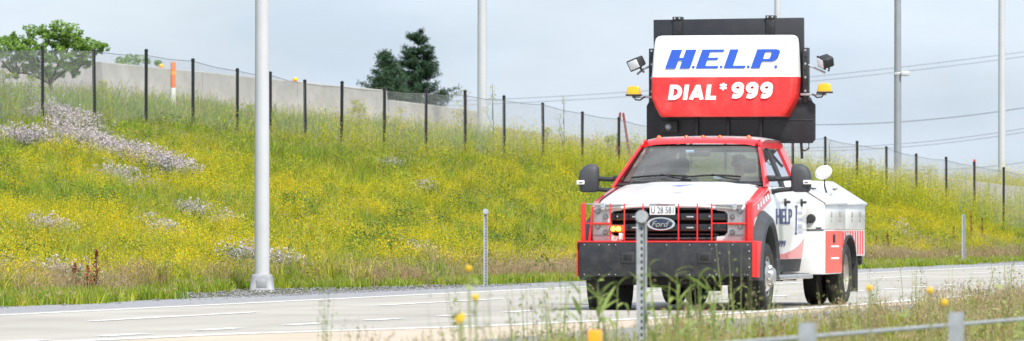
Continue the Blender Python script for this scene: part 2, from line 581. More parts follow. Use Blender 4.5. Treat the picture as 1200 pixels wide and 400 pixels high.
def concrete_material():
    m = bpy.data.materials.new('road_concrete')
    t, b = nodes_of(m); n = t.nodes
    tcn = n.new('ShaderNodeTexCoord')
    mpn = n.new('ShaderNodeMapping'); mpn.inputs['Rotation'].default_value = (0, 0, EA)
    t.links.new(tcn.outputs['Object'], mpn.inputs['Vector'])
    st = n.new('ShaderNodeMapping'); st.inputs['Scale'].default_value = (1.0, 0.04, 1.0)
    t.links.new(mpn.outputs['Vector'], st.inputs['Vector'])
    n1 = n.new('ShaderNodeTexNoise'); n1.inputs['Scale'].default_value = 1.1; n1.inputs['Detail'].default_value = 6
    t.links.new(st.outputs['Vector'], n1.inputs['Vector'])
    r = n.new('ShaderNodeValToRGB')
    r.color_ramp.elements[0].position = 0.28; r.color_ramp.elements[0].color = (0.36, 0.335, 0.29, 1)
    r.color_ramp.elements[1].position = 0.72; r.color_ramp.elements[1].color = (0.46, 0.435, 0.38, 1)
    t.links.new(n1.outputs['Fac'], r.inputs['Fac'])
    n2 = n.new('ShaderNodeTexNoise'); n2.inputs['Scale'].default_value = 0.35; n2.inputs['Detail'].default_value = 8
    t.links.new(mpn.outputs['Vector'], n2.inputs['Vector'])
    mm = n.new('ShaderNodeMix'); mm.data_type = 'RGBA'; mm.blend_type = 'MULTIPLY'; mm.inputs['Factor'].default_value = 1
    r2 = n.new('ShaderNodeValToRGB')
    r2.color_ramp.elements[0].position = 0.3; r2.color_ramp.elements[0].color = (0.80, 0.785, 0.77, 1)
    r2.color_ramp.elements[1].position = 0.65; r2.color_ramp.elements[1].color = (1, 1, 1, 1)
    t.links.new(n2.outputs['Fac'], r2.inputs['Fac'])
    t.links.new(r.outputs['Color'], mm.inputs['A']); t.links.new(r2.outputs['Color'], mm.inputs['B'])
    # sawn transverse joints every 4.6 m
    sx = n.new('ShaderNodeSeparateXYZ'); t.links.new(mpn.outputs['Vector'], sx.inputs['Vector'])
    md = n.new('ShaderNodeMath'); md.operation = 'PINGPONG'; md.inputs[1].default_value = 2.3
    t.links.new(sx.outputs['Y'], md.inputs[0])
    lt = n.new('ShaderNodeMath'); lt.operation = 'LESS_THAN'; lt.inputs[1].default_value = 0.012
    t.links.new(md.outputs['Value'], lt.inputs[0])
    m3 = n.new('ShaderNodeMix'); m3.data_type = 'RGBA'
    t.links.new(lt.outputs['Value'], m3.inputs['Factor'])
    t.links.new(mm.outputs['Result'], m3.inputs['A']); m3.inputs['B'].default_value = (0.2, 0.19, 0.17, 1)
    t.links.new(m3.outputs['Result'], b.inputs['Base Color'])
    b.inputs['Roughness'].default_value = 0.75
    bp = n.new('ShaderNodeBump'); bp.inputs['Strength'].default_value = 0.25; bp.inputs['Distance'].default_value = 0.01
    n3 = n.new('ShaderNodeTexNoise'); n3.inputs['Scale'].default_value = 40
    t.links.new(tcn.outputs['Object'], n3.inputs['Vector']); t.links.new(n3.outputs['Fac'], bp.inputs['Height'])
    t.links.new(bp.outputs['Normal'], b.inputs['Normal'])
    return m

s_r = np.concatenate([[-800, -300], np.arange(-130, 300, 5.0), [400, 800, 2000]])
tag(sheet('road', s_r, np.array([-10.9, -6.8, -4.1, -1.5]), lambda s, p: np.zeros_like(s), concrete_material()), kind='structure')
M['gravel'] = mat('gravel', (0.30, 0.30, 0.31), 0.9, var=0.35, scale=9, bump=0.9, bscale=40, dirt=(0.16, 0.155, 0.15), dirt_amt=0.7)
M['asphalt_pale'] = mat('asphalt_pale', (0.24, 0.24, 0.245), 0.85, var=0.12, scale=2, bump=0.3, bscale=60)
M['tan_concrete'] = mat('tan_concrete', (0.50, 0.41, 0.31), 0.8, var=0.10, scale=0.9, dirt=(0.42, 0.36, 0.29), dirt_amt=0.6)
M['road_paint'] = mat('road_paint', (0.80, 0.80, 0.77), 0.6, var=0.05, dirt=(0.55, 0.53, 0.5), dirt_amt=0.45, scale=3)

# far gravel verge with an uneven outer edge
def verge(s, p):
    return -0.008 - 0.02 * (p > 0.2)
tag(sheet('gravel_shoulder', s_r, np.array([-1.5, -0.6, 0.6]), lambda s, p: np.where(p > 0, -0.012, -0.002), M['gravel']), kind='structure')
tag(sheet('asphalt_shoulder', s_r, np.array([-12.45, -10.55]), lambda s, p: np.full_like(s, 0.010), M['asphalt_pale']), kind='structure')

def line3(s):
    return np.interp(s, [-60, -25, -18.8, -13.2, -8, -2, 4, 300], [-6.0, -6.9, -7.55, -8.95, -9.55, -9.85, -9.95, -9.95])

def strip(name, ss, pa, pb, z, material, parent=None):
    vs, fs = [], []
    for s in ss:
        for p in (pa(s), pb(s)):
            x, y = wxy(s, p); vs.append((float(x), float(y), z))
    for i in range(len(ss) - 1):
        fs.append((2 * i, 2 * i + 1, 2 * i + 3, 2 * i + 2))
    return mesh(name, vs, fs, material, parent)

ss = np.concatenate([np.arange(-60, 60, 1.5), np.arange(60, 301, 20)])
tag(strip('shoulder_pavement', ss, lambda s: float(line3(s)), lambda s: -10.54, 0.005, M['tan_concrete']), kind='structure')
tag(strip('road_edge_line', ss, lambda s: -1.92, lambda s: -1.78, 0.004, M['road_paint']), kind='structure')
tag(strip('road_edge_line_near', ss, lambda s: float(line3(s)) + 0.11, lambda s: float(line3(s)) - 0.11, 0.011, M['road_paint']), kind='structure')

def dashes(name, starts, ln, p, hw):
    vs, fs = [], []
    for s0 in starts:
        k = len(vs)
        for (s, dp) in ((s0, -hw), (s0 + ln, -hw), (s0 + ln, hw), (s0, hw)):
            x, y = wxy(s, p(s) + dp); vs.append((float(x), float(y), 0.006))
        fs.append((k, k + 1, k + 2, k + 3))
    return tag(mesh(name, vs, fs, M['road_paint']), kind='structure')
dashes('lane_line', [-10.7 + 13.85 * k for k in range(-3, 16)], 7.4, lambda s: -4.08, 0.07)
dashes('dotted_lane_line', [-12.9 + 3.4 * k for k in range(-6, 50)], 1.5, lambda s: float(np.interp(s, [-20, 1.5, 20, 200], [-6.65, -7.0, -7.3, -7.4])), 0.09)

# ------------------------------------------------------------------ the truck (local: x = truck's left, y = towards its rear, z = up)
TH = R(11.9)
truck = empty('rescue_truck', (1.845, 79.0, 0.0), -TH)
tag(truck, 'white and red roadside assistance truck with raised help sign and black front bumper', 'truck')
FA, RA = 0.90, 6.28           # axles
T = truck

def side_v(w):
    return float(np.interp(w, [0.4, 0.58, 0.9, 1.3, 1.48, 1.62, 1.98, 2.06], [0.94, 0.965, 1.0, 0.995, 0.955, 0.905, 0.755, 0.71]))

def hood_w(u):
    return float(np.interp(u, [0.10, 0.14, 0.20, 0.5, 1.0, 1.55], [1.22, 1.265, 1.29, 1.355, 1.44, 1.525]))

def fend_v(u, w):
    return side_v(w) - 0.085 * max(0, min(1, (0.55 - u) / 0.42)) ** 1.6

def spanel(name, rows, sgn, material, parent=T, thick=0.03, vf=None, nc=3, off=0.0):
    """side panel: rows of (w, u0, u1)"""
    pts = []
    for (w, u0, u1) in rows:
        r = []
        for k in range(nc + 1):
            u = u0 + (u1 - u0) * k / nc
            v = (vf(u, w) if vf else side_v(w)) + off
            r.append((sgn * v, u, w))
        pts.append(r)
    if sgn < 0: pts = pts[::-1]
    return grid(name, pts, material, parent, True, thick)

# --- doors, pillars and glass on both sides
def lerp(a, b, t): return a + (b - a) * t
for sgn in (1, -1):
    wl = [0.60, 0.75, 0.9, 1.1, 1.3, 1.40, 1.485]
    d1 = spanel('front_door', [(w, 1.64, 2.80) for w in wl], sgn, M['white_paint'])
    d2 = spanel('rear_door', [(w, 2.815, 4.02) for w in wl], sgn, M['white_paint'])
    spanel('cab_corner', [(w, 4.035, 4.19) for w in wl], sgn, M['white_paint'])
    # red sweep along the door bottoms
    for d, ua, ub in ((d1, 1.65, 2.795), (d2, 2.82, 4.015)):
        us = np.linspace(ua, ub, 8)
        low = [(sgn * (side_v(0.605) + 0.004), u, 0.605) for u in us]
        top = []
        mid = []
        for u in us:
            h = float(np.interp(u, [1.65, 2.6, 3.3, 3.8, 4.02], [0.645, 0.665, 0.71, 0.78, 0.86]))
            top.append((sgn * (side_v(h) + 0.004), u, h)); hm = (0.605 + h) / 2
            mid.append((sgn * (side_v(hm) + 0.004), u, hm))
        grid('red_sweep', [low, mid, top] if sgn > 0 else [top, mid, low], M['red_paint'], d)
    # handles
    for d, u in ((d1, 2.62), (d2, 3.84)):
        h = box('handle', sgn * 0.995, sgn * 1.045, u - 0.11, u + 0.11, 1.285, 1.32, M['black_plastic'], d, 0.012)
        box('handle_cup', sgn * 0.992, sgn * 1.003, u - 0.05, u + 0.05, 1.25, 1.345, M['black_plastic'], d, 0.004)
    # lower sill
    spanel('sill', [(0.44, 1.5, 4.15), (0.52, 1.5, 4.17), (0.597, 1.6, 4.18)], sgn, M['black_plastic'], off=-0.03)
    # glass
    def gl(name, parent, b0, b1, t0, t1, wb=1.49, wt=1.97):
        rows = []
        for k in range(7):
            t = k / 6
            rows.append((lerp(wb, wt, t), lerp(b0, t0, t), lerp(b1, t1, t)))
        return spanel(name, rows, sgn, M['side_glass'], parent, 0, off=-0.022)
    gl('window', d1, 1.70, 2.70, 2.30, 2.72)
    gl('window', d2, 2.83, 3.74, 2.82, 3.60)
    def pil(name, parent, b0, b1, t0, t1, m, wb=1.487, wt=1.985, off=0.0):
        rows = [(lerp(wb, wt, k / 6), lerp(b0, t0, k / 6), lerp(b1, t1, k / 6)) for k in range(7)]
        return spanel(name, rows, sgn, m, parent, 0.03, off=off)
    pil('front_pillar', T, 1.44, 1.72, 2.20, 2.32, M['red_paint'])
    pil('door_frame', d1, 2.66, 2.79, 2.68, 2.765, M['black_plastic'], off=-0.004)
    pil('door_frame', d2, 2.80, 2.90, 2.775, 2.855, M['black_plastic'], off=-0.004)
    pil('rear_pillar', T, 3.72, 4.16, 3.58, 3.93, M['red_paint'])
    # red roof rail
    rows = [(1.965, 2.26, 3.90), (2.0, 2.24, 3.92), (2.045, 2.26, 3.90), (2.068, 2.3, 3.86)]
    spanel('roof_rail', rows, sgn, M['red_paint'], T, 0.02, nc=8)
    # front fender round the wheel opening
    RO = 0.66
    def arch_w(u): 
        q = RO * RO - (u - FA) ** 2
        return 0.42 + (math.sqrt(q) if q > 0 else 0)
    us = [0.16, 0.22, 0.28, 0.36, 0.44, 0.55, 0.7, 0.9, 1.1, 1.3, 1.44, 1.54, 1.60, 1.63]
    cols = []
    for u in us:
        lo = max(arch_w(u), 0.60)
        hi = hood_w(u) - 0.075
        cols.append([(sgn * fend_v(u, lerp(lo, hi, k / 8)), u, lerp(lo, hi, k / 8)) for k in range(9)])
    grid('front_fender', cols if sgn < 0 else cols[::-1], M['white_paint'], T, True, 0.02)
    # red graphic over the fender nose and along its top edge, with white blocks
    gcols = []
    for u in us[:-1]:
        hi = hood_w(u) - 0.078
        lo = float(np.interp(u, [0.16, 0.3, 0.42, 0.9, 1.6], [0.62, 0.75, hi - 0.16, hi - 0.15, hi - 0.13]))
        lo = max(lo, arch_w(u) + 0.01)
        gcols.append([(sgn * (fend_v(u, lerp(lo, hi, k / 5)) + 0.004), u, lerp(lo, hi, k / 5)) for k in range(6)])
    gr = grid('red_fender_graphic', gcols if sgn < 0 else gcols[::-1], M['red_paint'], T)
    for k, u in enumerate((0.62, 0.82, 1.02, 1.22, 1.40)):
        hi = hood_w(u) - 0.10
        pp = [(sgn * (fend_v(uu, w) + 0.008), uu, w) for uu, w in
              ((u - 0.06, hi - 0.07), (u + 0.05, hi - 0.065), (u + 0.065, hi), (u - 0.045, hi - 0.008))]
        mesh('white_block', pp, [(0, 1, 2, 3)], M['white_print'], gr)
    # fender top shoulder between hood and side
    pts = []
    for u in us:
        h = hood_w(u)
        pts.append([(sgn * fend_v(u, h - 0.075), u, h - 0.078), (sgn * (fend_v(u, h - 0.075) - 0.02), u, h - 0.045), (sgn * (fend_v(u, h) - 0.075), u, h - 0.032)])
    grid('fender_shoulder', pts if sgn > 0 else pts[::-1], M['red_paint'], T)
    # dark wheel-opening flare
    rings = []
    for k in range(19):
        a = math.pi * (-0.06 + 1.12 * k / 18)
        ca, sa = math.cos(a), math.sin(a)
        ring = []
        for rr, vv in ((0.60, 0.93), (0.60, 1.085), (0.635, 1.12), (0.70, 1.105), (0.775, 1.02), (0.775, 0.95)):
            ring.append((sgn * vv, FA + rr * ca * 0.97, max(0.42 + rr * sa, 0.36)))
        rings.append(ring)
    loft('wheel_arch_flare', rings, M['grey_plastic'], T, True, 35)
    # dark wheel well
    lathe('wheel_well', [(0.60, -0.24), (0.60, 0.12), (0.2, 0.12)] if sgn < 0 else [(0.60, 0.24), (0.60, -0.12), (0.2, -0.12)], 'x', (sgn * 0.80, FA, 0.46), M['underbody'], T, 24)
    # running board
    rb = box('running_board', sgn * 0.90, sgn * 1.12, 1.50, 3.96, 0.355, 0.415, M['steel'], T, 0.012)
    box('step_tread', sgn * 0.93, sgn * 1.10, 1.60, 3.86, 0.4155, 0.421, M['black_plastic'], rb, 0.001)
    for u in (1.75, 2.7, 3.7):
        box('bracket', sgn * 0.5, sgn * 0.95, u - 0.03, u + 0.03, 0.33, 0.40, M['underbody'], rb, 0.004)

# lettering on the near-side doors
def on_door(v0, u0, w0):
    return lambda a, b, t: (v0 * 1.0 * (side_v(w0 + b) + 0.006 + t), u0 + a, w0 + b)
lettering('door_lettering', 'HELP', lambda a, b, t: (side_v(1.03 + b) + 0.006 + t, 1.92 + a, 1.03 + b), 1.16, 0.19, M['navy_print'], T, bold=0.012)
lettering('door_small_lettering', '*999', lambda a, b, t: (side_v(0.75 + b) + 0.006 + t, 1.94 + a, 0.75 + b), 0.70, 0.085, M['navy_print'], T)
for k, (w, ln) in enumerate(((1.17, 0.30), (1.09, 0.34), (1.01, 0.28), (0.93, 0.32))):
    box('door_print_line', side_v(w) + 0.002, side_v(w) + 0.006, 3.55, 3.55 + ln, w - 0.018, w + 0.018, mat('print_grey_%d' % k, (0.42, 0.44, 0.52), 0.5), T, 0)
prism('door_emblem', [(3.40, 0.90), (3.30, 0.90), (3.29, 0.92), (3.345, 0.93), (3.40, 1.23), (3.345, 1.245), (3.345, 1.265), (3.49, 1.265), (3.49, 1.245), (3.45, 1.235), (3.39, 0.93), (3.44, 0.92), (3.44, 0.90)],
      'x', 1.001, 1.007, M['navy_print'], T)

# --- hood
us = [0.10, 0.125, 0.16, 0.22, 0.32, 0.45, 0.6, 0.8, 1.0, 1.2, 1.4, 1.56]
rows = []
for u in us:
    r = []
    for k in range(25):
        q = -1 + 2 * k / 24
        half = fend_v(u, hood_w(u)) - 0.078
        v = q * half
        dome = 0.022 / (1 + math.exp((abs(v) - 0.52) * 34)) - 0.012 * abs(q) ** 3 - 0.03 * max(0, abs(q) - 0.9) / 0.1
        bow = 0.035 * (v / 0.9) ** 2
        r.append((v, u + bow, hood_w(u) + dome))
    rows.append(r)
hood = grid('hood', rows, M['white_paint'], T, True, 0.02)
prism('hood_mark', [(-0.10, 0.52), (0.0, 0.47), (0.12, 0.62), (0.04, 0.56)], 'z', 0, 0.003, M['blue_print'], hood).location = (0.05, 0.12, 1.405)
hood.children[0].rotation_euler = (R(9.5), 0, 0)
# cowl and wipers
rows = [[(q * 0.94, 1.53 + 0.05 * q * q, 1.512) for q in np.linspace(-1, 1, 9)], [(q * 0.93, 1.64 + 0.05 * q * q, 1.535) for q in np.linspace(-1, 1, 9)]]
grid('cowl', rows, M['black_plastic'], T, True, 0.01)
WB, WT, UB, UT = 1.525, 2.005, 1.58, 2.27
def ws(q, t):
    half = lerp(0.905, 0.715, t)
    v = q * half
    u = lerp(UB, UT, t) + 0.16 * (abs(q) ** 2.2) * lerp(1, 0.7, t) - 0.02 * math.sin(math.pi * t)
    return (v, u, lerp(WB, WT, t))
grid('windshield', [[ws(q, t) for q in np.linspace(-1, 1, 17)] for t in np.linspace(0, 1, 9)], M['windshield'], T)
# black band round the glass
def wsr(q0, q1, t0, t1, name='windshield_trim'):
    pts = [[(lambda p: (p[0], p[1] - 0.005, p[2] + 0.003))(ws(q, t)) for q in np.linspace(q0, q1, 13)] for t in np.linspace(t0, t1, 5)]
    grid(name, pts, M['gloss_black'], T)
wsr(-1, 1, -0.01, 0.05); wsr(-1, 1, 0.965, 1.0); wsr(-1, -0.965, 0.05, 0.965); wsr(0.965, 1.0, 0.05, 0.965)
for v0, v1 in ((-0.78, 0.02), (-0.12, 0.62)):
    path = []
    for k in range(7):
        t = k / 6
        v = lerp(v0, v1, t)
        p = ws(v / 0.9, 0.075 + 0.11 * math.sin(math.pi * (0.15 + 0.62 * t)))
        path.append((p[0], p[1] - 0.045, p[2] + 0.012))
    wp = tube('wiper', path, 0.013, M['underbody'], T, 6)
    tube('wiper_arm', [(v1 - 0.02, 1.62, 1.565), (lerp(v0, v1, 0.72), 1.60, 1.60), (lerp(v0, v1, 0.5), path[3][1] - 0.02, path[3][2] + 0.012)], 0.010, M['underbody'], wp, 6)
for (q, t, w_, h_, m) in ((-0.15, 0.83, 0.10, 0.03, 'sticker_blue'), (0.36, 0.17, 0.11, 0.05, 'sticker_blue'), (-0.06, 0.17, 0.07, 0.025, 'white_print')):
    p = ws(q, t)
    box('sticker', p[0] - w_ / 2, p[0] + w_ / 2, p[1] + 0.008, p[1] + 0.012, p[2] - h_ / 2, p[2] + h_ / 2, M[m], T, 0)

# --- roof
ur = [2.235, 2.27, 2.33, 2.42]
ur2 = [2.42, 2.6, 2.9, 3.3, 3.6, 3.8, 3.92, 3.96]
def roof_w(u): return float(np.interp(u, [2.235, 2.27, 2.33, 2.42, 2.6, 3.0, 3.6, 3.85, 3.96], [2.000, 2.035, 2.06, 2.078, 2.094, 2.104, 2.098, 2.075, 2.03]))
def roof_row(u):
    r = []
    for k in range(17):
        q = -1 + k / 8
        v = q * 0.745
        r.append((v, u + 0.11 * abs(q) ** 2.2 * max(0, (2.6 - u) / 0.4), roof_w(u) + 0.02 * (1 - q * q) - 0.03 * max(0, abs(q) - 0.8) / 0.2))
    return r
grid('roof_header', [roof_row(u) for u in ur], M['red_paint'], T, True)
roof = grid('roof', [roof_row(u) for u in ur2], M['white_paint'], T, True)
for v in (-0.56, -0.21, 0.0, 0.21, 0.56):
    u = 2.44 + 0.1 * (abs(v) / 0.745) ** 2.2
    ml = lathe('roof_marker_lamp', [(0.0, 0.034), (0.014, 0.03), (0.026, 0.018), (0.030, 0.0), (0.0, 0.0)], 'z', (v, u, roof_w(2.44) + 0.012), M['orange_lens'], T, 12)
    box('lamp_base', v - 0.035, v + 0.035, u - 0.03, u + 0.06, roof_w(2.44) - 0.02, roof_w(2.44) + 0.016, M['orange_lens'], ml, 0.008)
# cab back
box('cab_back', -0.93, 0.93, 4.17, 4.20, 0.6, 1.48, M['white_paint'], T, 0.01)
prism('cab_back_frame', [(-0.93, 1.48), (-0.72, 2.03), (0.72, 2.03), (0.93, 1.48), (0.74, 1.48), (0.60, 1.93), (-0.60, 1.93), (-0.74, 1.48)], 'y', 3.96, 3.99, M['white_paint'], T)
prism('rear_window', [(-0.74, 1.48), (-0.60, 1.93), (0.60, 1.93), (0.74, 1.48)], 'y', 3.972, 3.977, M['side_glass'], T)
box('cab_shelf', -0.93, 0.93, 3.97, 4.18, 1.46, 1.48, M['white_paint'], T, 0.004)
box('cab_floor', -0.92, 0.92, 1.5, 4.16, 0.55, 0.62, M['dash'], T, 0.004)
box('firewall', -0.9, 0.9, 1.46, 1.50, 0.5, 1.49, M['dash'], T, 0.004)
# interior
dash = box('dashboard', -0.88, 0.88, 1.62, 2.02, 1.20, 1.53, M['dash'], T, 0.06, 3)
for v in (-0.42, 0.42):
    st = box('seat', v - 0.27, v + 0.27, 2.55, 3.02, 0.95, 1.10, M['seat_fabric'], T, 0.05, 3)
    box('backrest', v - 0.26, v + 0.26, 2.98, 3.14, 1.02, 1.62, M['seat_fabric'], st, 0.06, 3)
    box('headrest', v - 0.14, v + 0.14, 2.99, 3.10, 1.66, 1.84, M['seat_fabric'], st, 0.045, 3)
box('rear_bench', -0.75, 0.75, 3.55, 3.85, 0.95, 1.52, M['seat_fabric'], T, 0.05, 3)
ring = [(0.40 + 0.185 * math.cos(a), 2.10 + 0.06 * math.sin(a), 1.42 + 0.17 * math.sin(a)) for a in np.linspace(0, 2 * math.pi, 25)]
sw = tube('steering_wheel', ring, 0.016, M['black_plastic'], T, 8)
tube('steering_column', [(0.40, 2.11, 1.42), (0.40, 1.95, 1.36)], 0.05, M['black_plastic'], sw)
box('rear_view_mirror', -0.13, 0.13, 2.16, 2.19, 1.86, 1.93, M['black_plastic'], T, 0.012)

# --- grille, headlights, plate
box('grille_back', -0.80, 0.80, 0.30, 0.34, 0.80, 1.28, M['underbody'], T, 0)
gl_ = prism('grille', [(-0.60, 1.270), (0.60, 1.270), (0.60, 1.255), (-0.60, 1.255)], 'y', 0.135, 0.30, M['gloss_black'], T, 0.004)
for i, (w0, w1, hv, uu) in enumerate(((1.195, 1.245, 0.595, 0.17), (1.075, 1.165, 0.705, 0.14), (0.945, 1.035, 0.705, 0.14), (0.895, 0.925, 0.60, 0.17), (0.835, 0.880, 0.595, 0.16))):
    box('grille_bar', -hv, hv, uu, 0.30, w0, w1, M['gloss_black'], gl_, 0.014, 2)
for i, w in enumerate((1.218, 0.86)):
    box('grille_strip', -0.58, 0.58, 0.150, 0.163, w - 0.006, w + 0.006, M['grey_plastic'], gl_, 0.002)
for v in (-0.40, 0.26):
    for w in (1.12, 0.99):
        box('bright_slot', v - 0.045, v + 0.045, 0.128, 0.142, w - 0.009, w + 0.009, M['chrome'], gl_, 0.003)
for v in (-0.62, 0.50):
    for w in (1.125, 0.985):
        lathe('bolt_head', [(0.0, -0.02), (0.012, -0.02), (0.014, 0.0)], 'y', (v, 0.13, w), M['chrome'], gl_, 8)
for sgn in (1, -1):
    Cpoly = [(0.575, 1.272), (0.905, 1.272), (0.925, 1.20), (0.925, 0.86), (0.905, 0.815), (0.575, 0.815), (0.575, 0.885), (0.67, 0.892), (0.71, 0.93), (0.71, 1.15), (0.675, 1.185), (0.575, 1.195)]
    hl = prism('headlight', [(sgn * a, b) for a, b in Cpoly], 'y', 0.150, 0.34, M['lamp_bowl'], T, 0.010)
    # curved clear lens in front
    prism('lens', [(sgn * a, b) for a, b in Cpoly], 'y', 0.112, 0.117, M['lens_clear'], hl)
    for w in (1.13, 0.945):
        for dv in (0.77, 0.865):
            lathe('lamp', [(0.0, -0.028), (0.02, -0.024), (0.033, -0.004), (0.036, 0.01), (0.03, 0.02)], 'y', (sgn * dv, 0.142, w + (0.055 if dv > 0.84 else -0.01)), M['galvanised'], hl, 14)
    lathe('lamp', [(0.0, -0.03), (0.03, -0.026), (0.048, -0.004), (0.052, 0.012)], 'y', (sgn * 0.80, 0.142, 1.232), M['chrome'], hl, 16)
    box('side_marker', sgn * 0.72, sgn * 0.92, 0.128, 0.15, 1.02, 1.050, M['orange_lens'], hl, 0.006)
    for w in (0.90, 1.195):
        box('lamp_divider', sgn * 0.72, sgn * 0.918, 0.135, 0.149, w - 0.006, w + 0.004, M['galvanised'], hl, 0.002)
    # red nose panel outside the headlight
    pts = [[(sgn * v, u, w) for (v, u) in ((0.905, 0.20), (0.930, 0.165), (0.945, 0.20), (0.965, 0.30))] for w in (0.62, 0.8, 1.0, 1.15, 1.235)]
    grid('nose_panel', pts if sgn < 0 else pts[::-1], M['red_paint'], T, True, 0.01)
box('nose_lip', -0.90, 0.90, 0.125, 0.16, 1.256, 1.272, M['white_paint'], T, 0.005)
pl = box('license_plate', -0.225, 0.085, 0.095, 0.102, 1.142, 1.297, M['plate_white'], T, 0.003)
lettering('plate_number', 'U 28 581', lambda a, b, t: (-0.205 + a, 0.0935 - t, 1.160 + b), 0.27, 0.075, M['plate_ink'], pl, bold=0.0)
lettering('plate_heading', 'Illinois', lambda a, b, t: (-0.14 + a, 0.0935 - t, 1.252 + b), 0.15, 0.032, M['plate_red'], pl, shear=0.3)
em = lathe('badge', [(0.0, -0.012), (0.80, -0.012), (0.86, -0.02), (1.0, -0.012), (1.0, 0.012), (0.0, 0.012)], 'y', (0, 0, 0), M['chrome'], T, 40)
em.location = (-0.09, 0.118, 1.035); em.scale = (0.172, 1, 0.078)
ei = lathe('badge_field', [(0.0, -0.0165), (0.78, -0.0165), (0.80, -0.0145)], 'y', (0, 0, 0), M['emblem_blue'], em, 40)
lettering('badge_script', 'Ford', lambda a, b, t: ((a - 0.115) / 0.172, -0.0185 - t, (b - 0.036) / 0.078), 0.215, 0.068, M['chrome'], em, shear=0.35, bold=0.01)
# amber flashers (lit) and a small white box behind the guard, offside
for v in (-0.675, -0.605):
    fl = lathe('flasher', [(0.0, -0.02), (0.018, -0.016), (0.027, 0.0), (0.027, 0.02)], 'y', (v, 0.10, 0.975), M['amber_lit'], T, 14)
box('flasher_housing', -0.72, -0.545, 0.12, 0.15, 0.935, 1.02, M['orange_lens'], T, 0.008)
box('sensor_box', -0.60, -0.55, 0.10, 0.13, 0.845, 0.925, M['white_print'], T, 0.006)

# --- bumper plate and red guard
bp_ = prism('bumper', [(-1.09, 0.06), (-1.03, 0.0), (1.03, 0.0), (1.075, 0.05), (1.075, 0.34), (-1.09, 0.34)], 'z', 0.405, 0.812, M['black_metal'], T, 0.006)
box('bumper_end', 1.076, 1.092, 0.012, 0.40, 0.395, 0.828, M['red_bar'], bp_, 0.004)
box('bumper_end', 1.035, 1.076, -0.004, 0.012, 0.40, 0.825, M['red_bar'], bp_, 0.003)
box('bumper_end', -1.106, -1.091, 0.05, 0.40, 0.405, 0.815, M['red_bar'], bp_, 0.004)
box('bumper_top_rail', -1.085, 1.075, -0.004, 0.20, 0.813, 0.832, M['red_bar'], bp_, 0.004)
for v in (-1.0, -0.82, -0.70, -0.62, -0.29, 0.0, 0.28, 0.52, 0.60, 0.80, 0.98):
    for w in (0.785, 0.43):
        lathe('bolt', [(0.0, -0.008), (0.007, -0.006), (0.009, 0.0)], 'y', (v, 0.0, w), M['chrome'], bp_, 8)
for w in (0.52, 0.62, 0.71):
    lathe('bolt', [(0.0, -0.010), (0.009, -0.008), (0.012, 0.0)], 'y', (1.0, 0.0, w), M['chrome'], bp_, 8)
for v in (-0.47, 0.46):
    rc = box('receiver', v - 0.085, v + 0.085, -0.012, 0.0, 0.565, 0.70, M['black_plastic'], bp_, 0.004)
    box('receiver_hole', v - 0.05, v + 0.05, -0.016, -0.011, 0.60, 0.665, M['underbody'], rc, 0.001)
gd = prism('guard_frame', [(-1.055, 0.833), (-1.055, 1.275), (-1.005, 1.285), (-1.005, 0.833)], 'y', 0.05, 0.12, M['red_bar'], T, 0.005)
prism('guard_post', [(0.965, 0.833), (0.965, 1.285), (1.025, 1.295), (1.025, 0.833)], 'y', 0.05, 0.12, M['red_bar'], gd, 0.005)
prism('guard_brace', [(0.925, 0.833), (0.935, 1.285), (0.96, 1.285), (0.955, 0.833)], 'y', 0.09, 0.13, M['red_bar'], gd, 0.004)
prism('guard_brace', [(-0.975, 0.833), (-0.93, 1.24), (-0.915, 1.24), (-0.95, 0.833)], 'y', 0.09, 0.13, M['red_bar'], gd, 0.004)
for v in (-0.697, -0.526, -0.298, 0.132, 0.36, 0.535):
    box('guard_bar', v - 0.008, v + 0.008, 0.055, 0.071, 0.833, 1.278, M['red_bar'], gd, 0.004)
for a, b in ((-1.0, -0.70), (0.54, 0.96)):
    box('guard_bar', a, b, 0.06, 0.072, 1.035, 1.048, M['red_bar'], gd, 0.003)
box('guard_bar', -1.0, 0.96, 0.078, 0.092, 1.268, 1.280, M['galvanised'], gd, 0.003)

# --- underbody
ub = box('chassis', -0.42, 0.42, 0.35, 7.5, 0.42, 0.62, M['underbody'], T, 0.02)
box('front_axle', -0.85, 0.85, FA - 0.07, FA + 0.07, 0.32, 0.46, M['underbody'], ub, 0.03)
box('engine_pan', -0.38, 0.40, 0.45, 1.7, 0.27, 0.5, M['underbody'], ub, 0.05)
box('cross_member', -0.95, 0.95, 0.36, 0.52, 0.30, 0.58, M['underbody'], ub, 0.03)
box('rear_axle', -0.8, 0.8, RA - 0.08, RA + 0.08, 0.34, 0.50, M['underbody'], ub, 0.03)
lathe('differential', [(0.0, -0.16), (0.12, -0.14), (0.17, 0.0), (0.12, 0.14), (0.0, 0.16)], 'y', (0.12, RA, 0.40), M['underbody'], ub, 14)
box('fuel_tank', -0.85, -0.45, 2.4, 4.0, 0.36, 0.62, M['underbody'], ub, 0.05)
box('exhaust_box', 0.45, 0.85, 1.75, 2.6, 0.34, 0.60, M['underbody'], ub, 0.05)
box('tow_hook', -0.30, -0.22, 0.2, 0.36, 0.34, 0.42, M['underbody'], ub, 0.01)

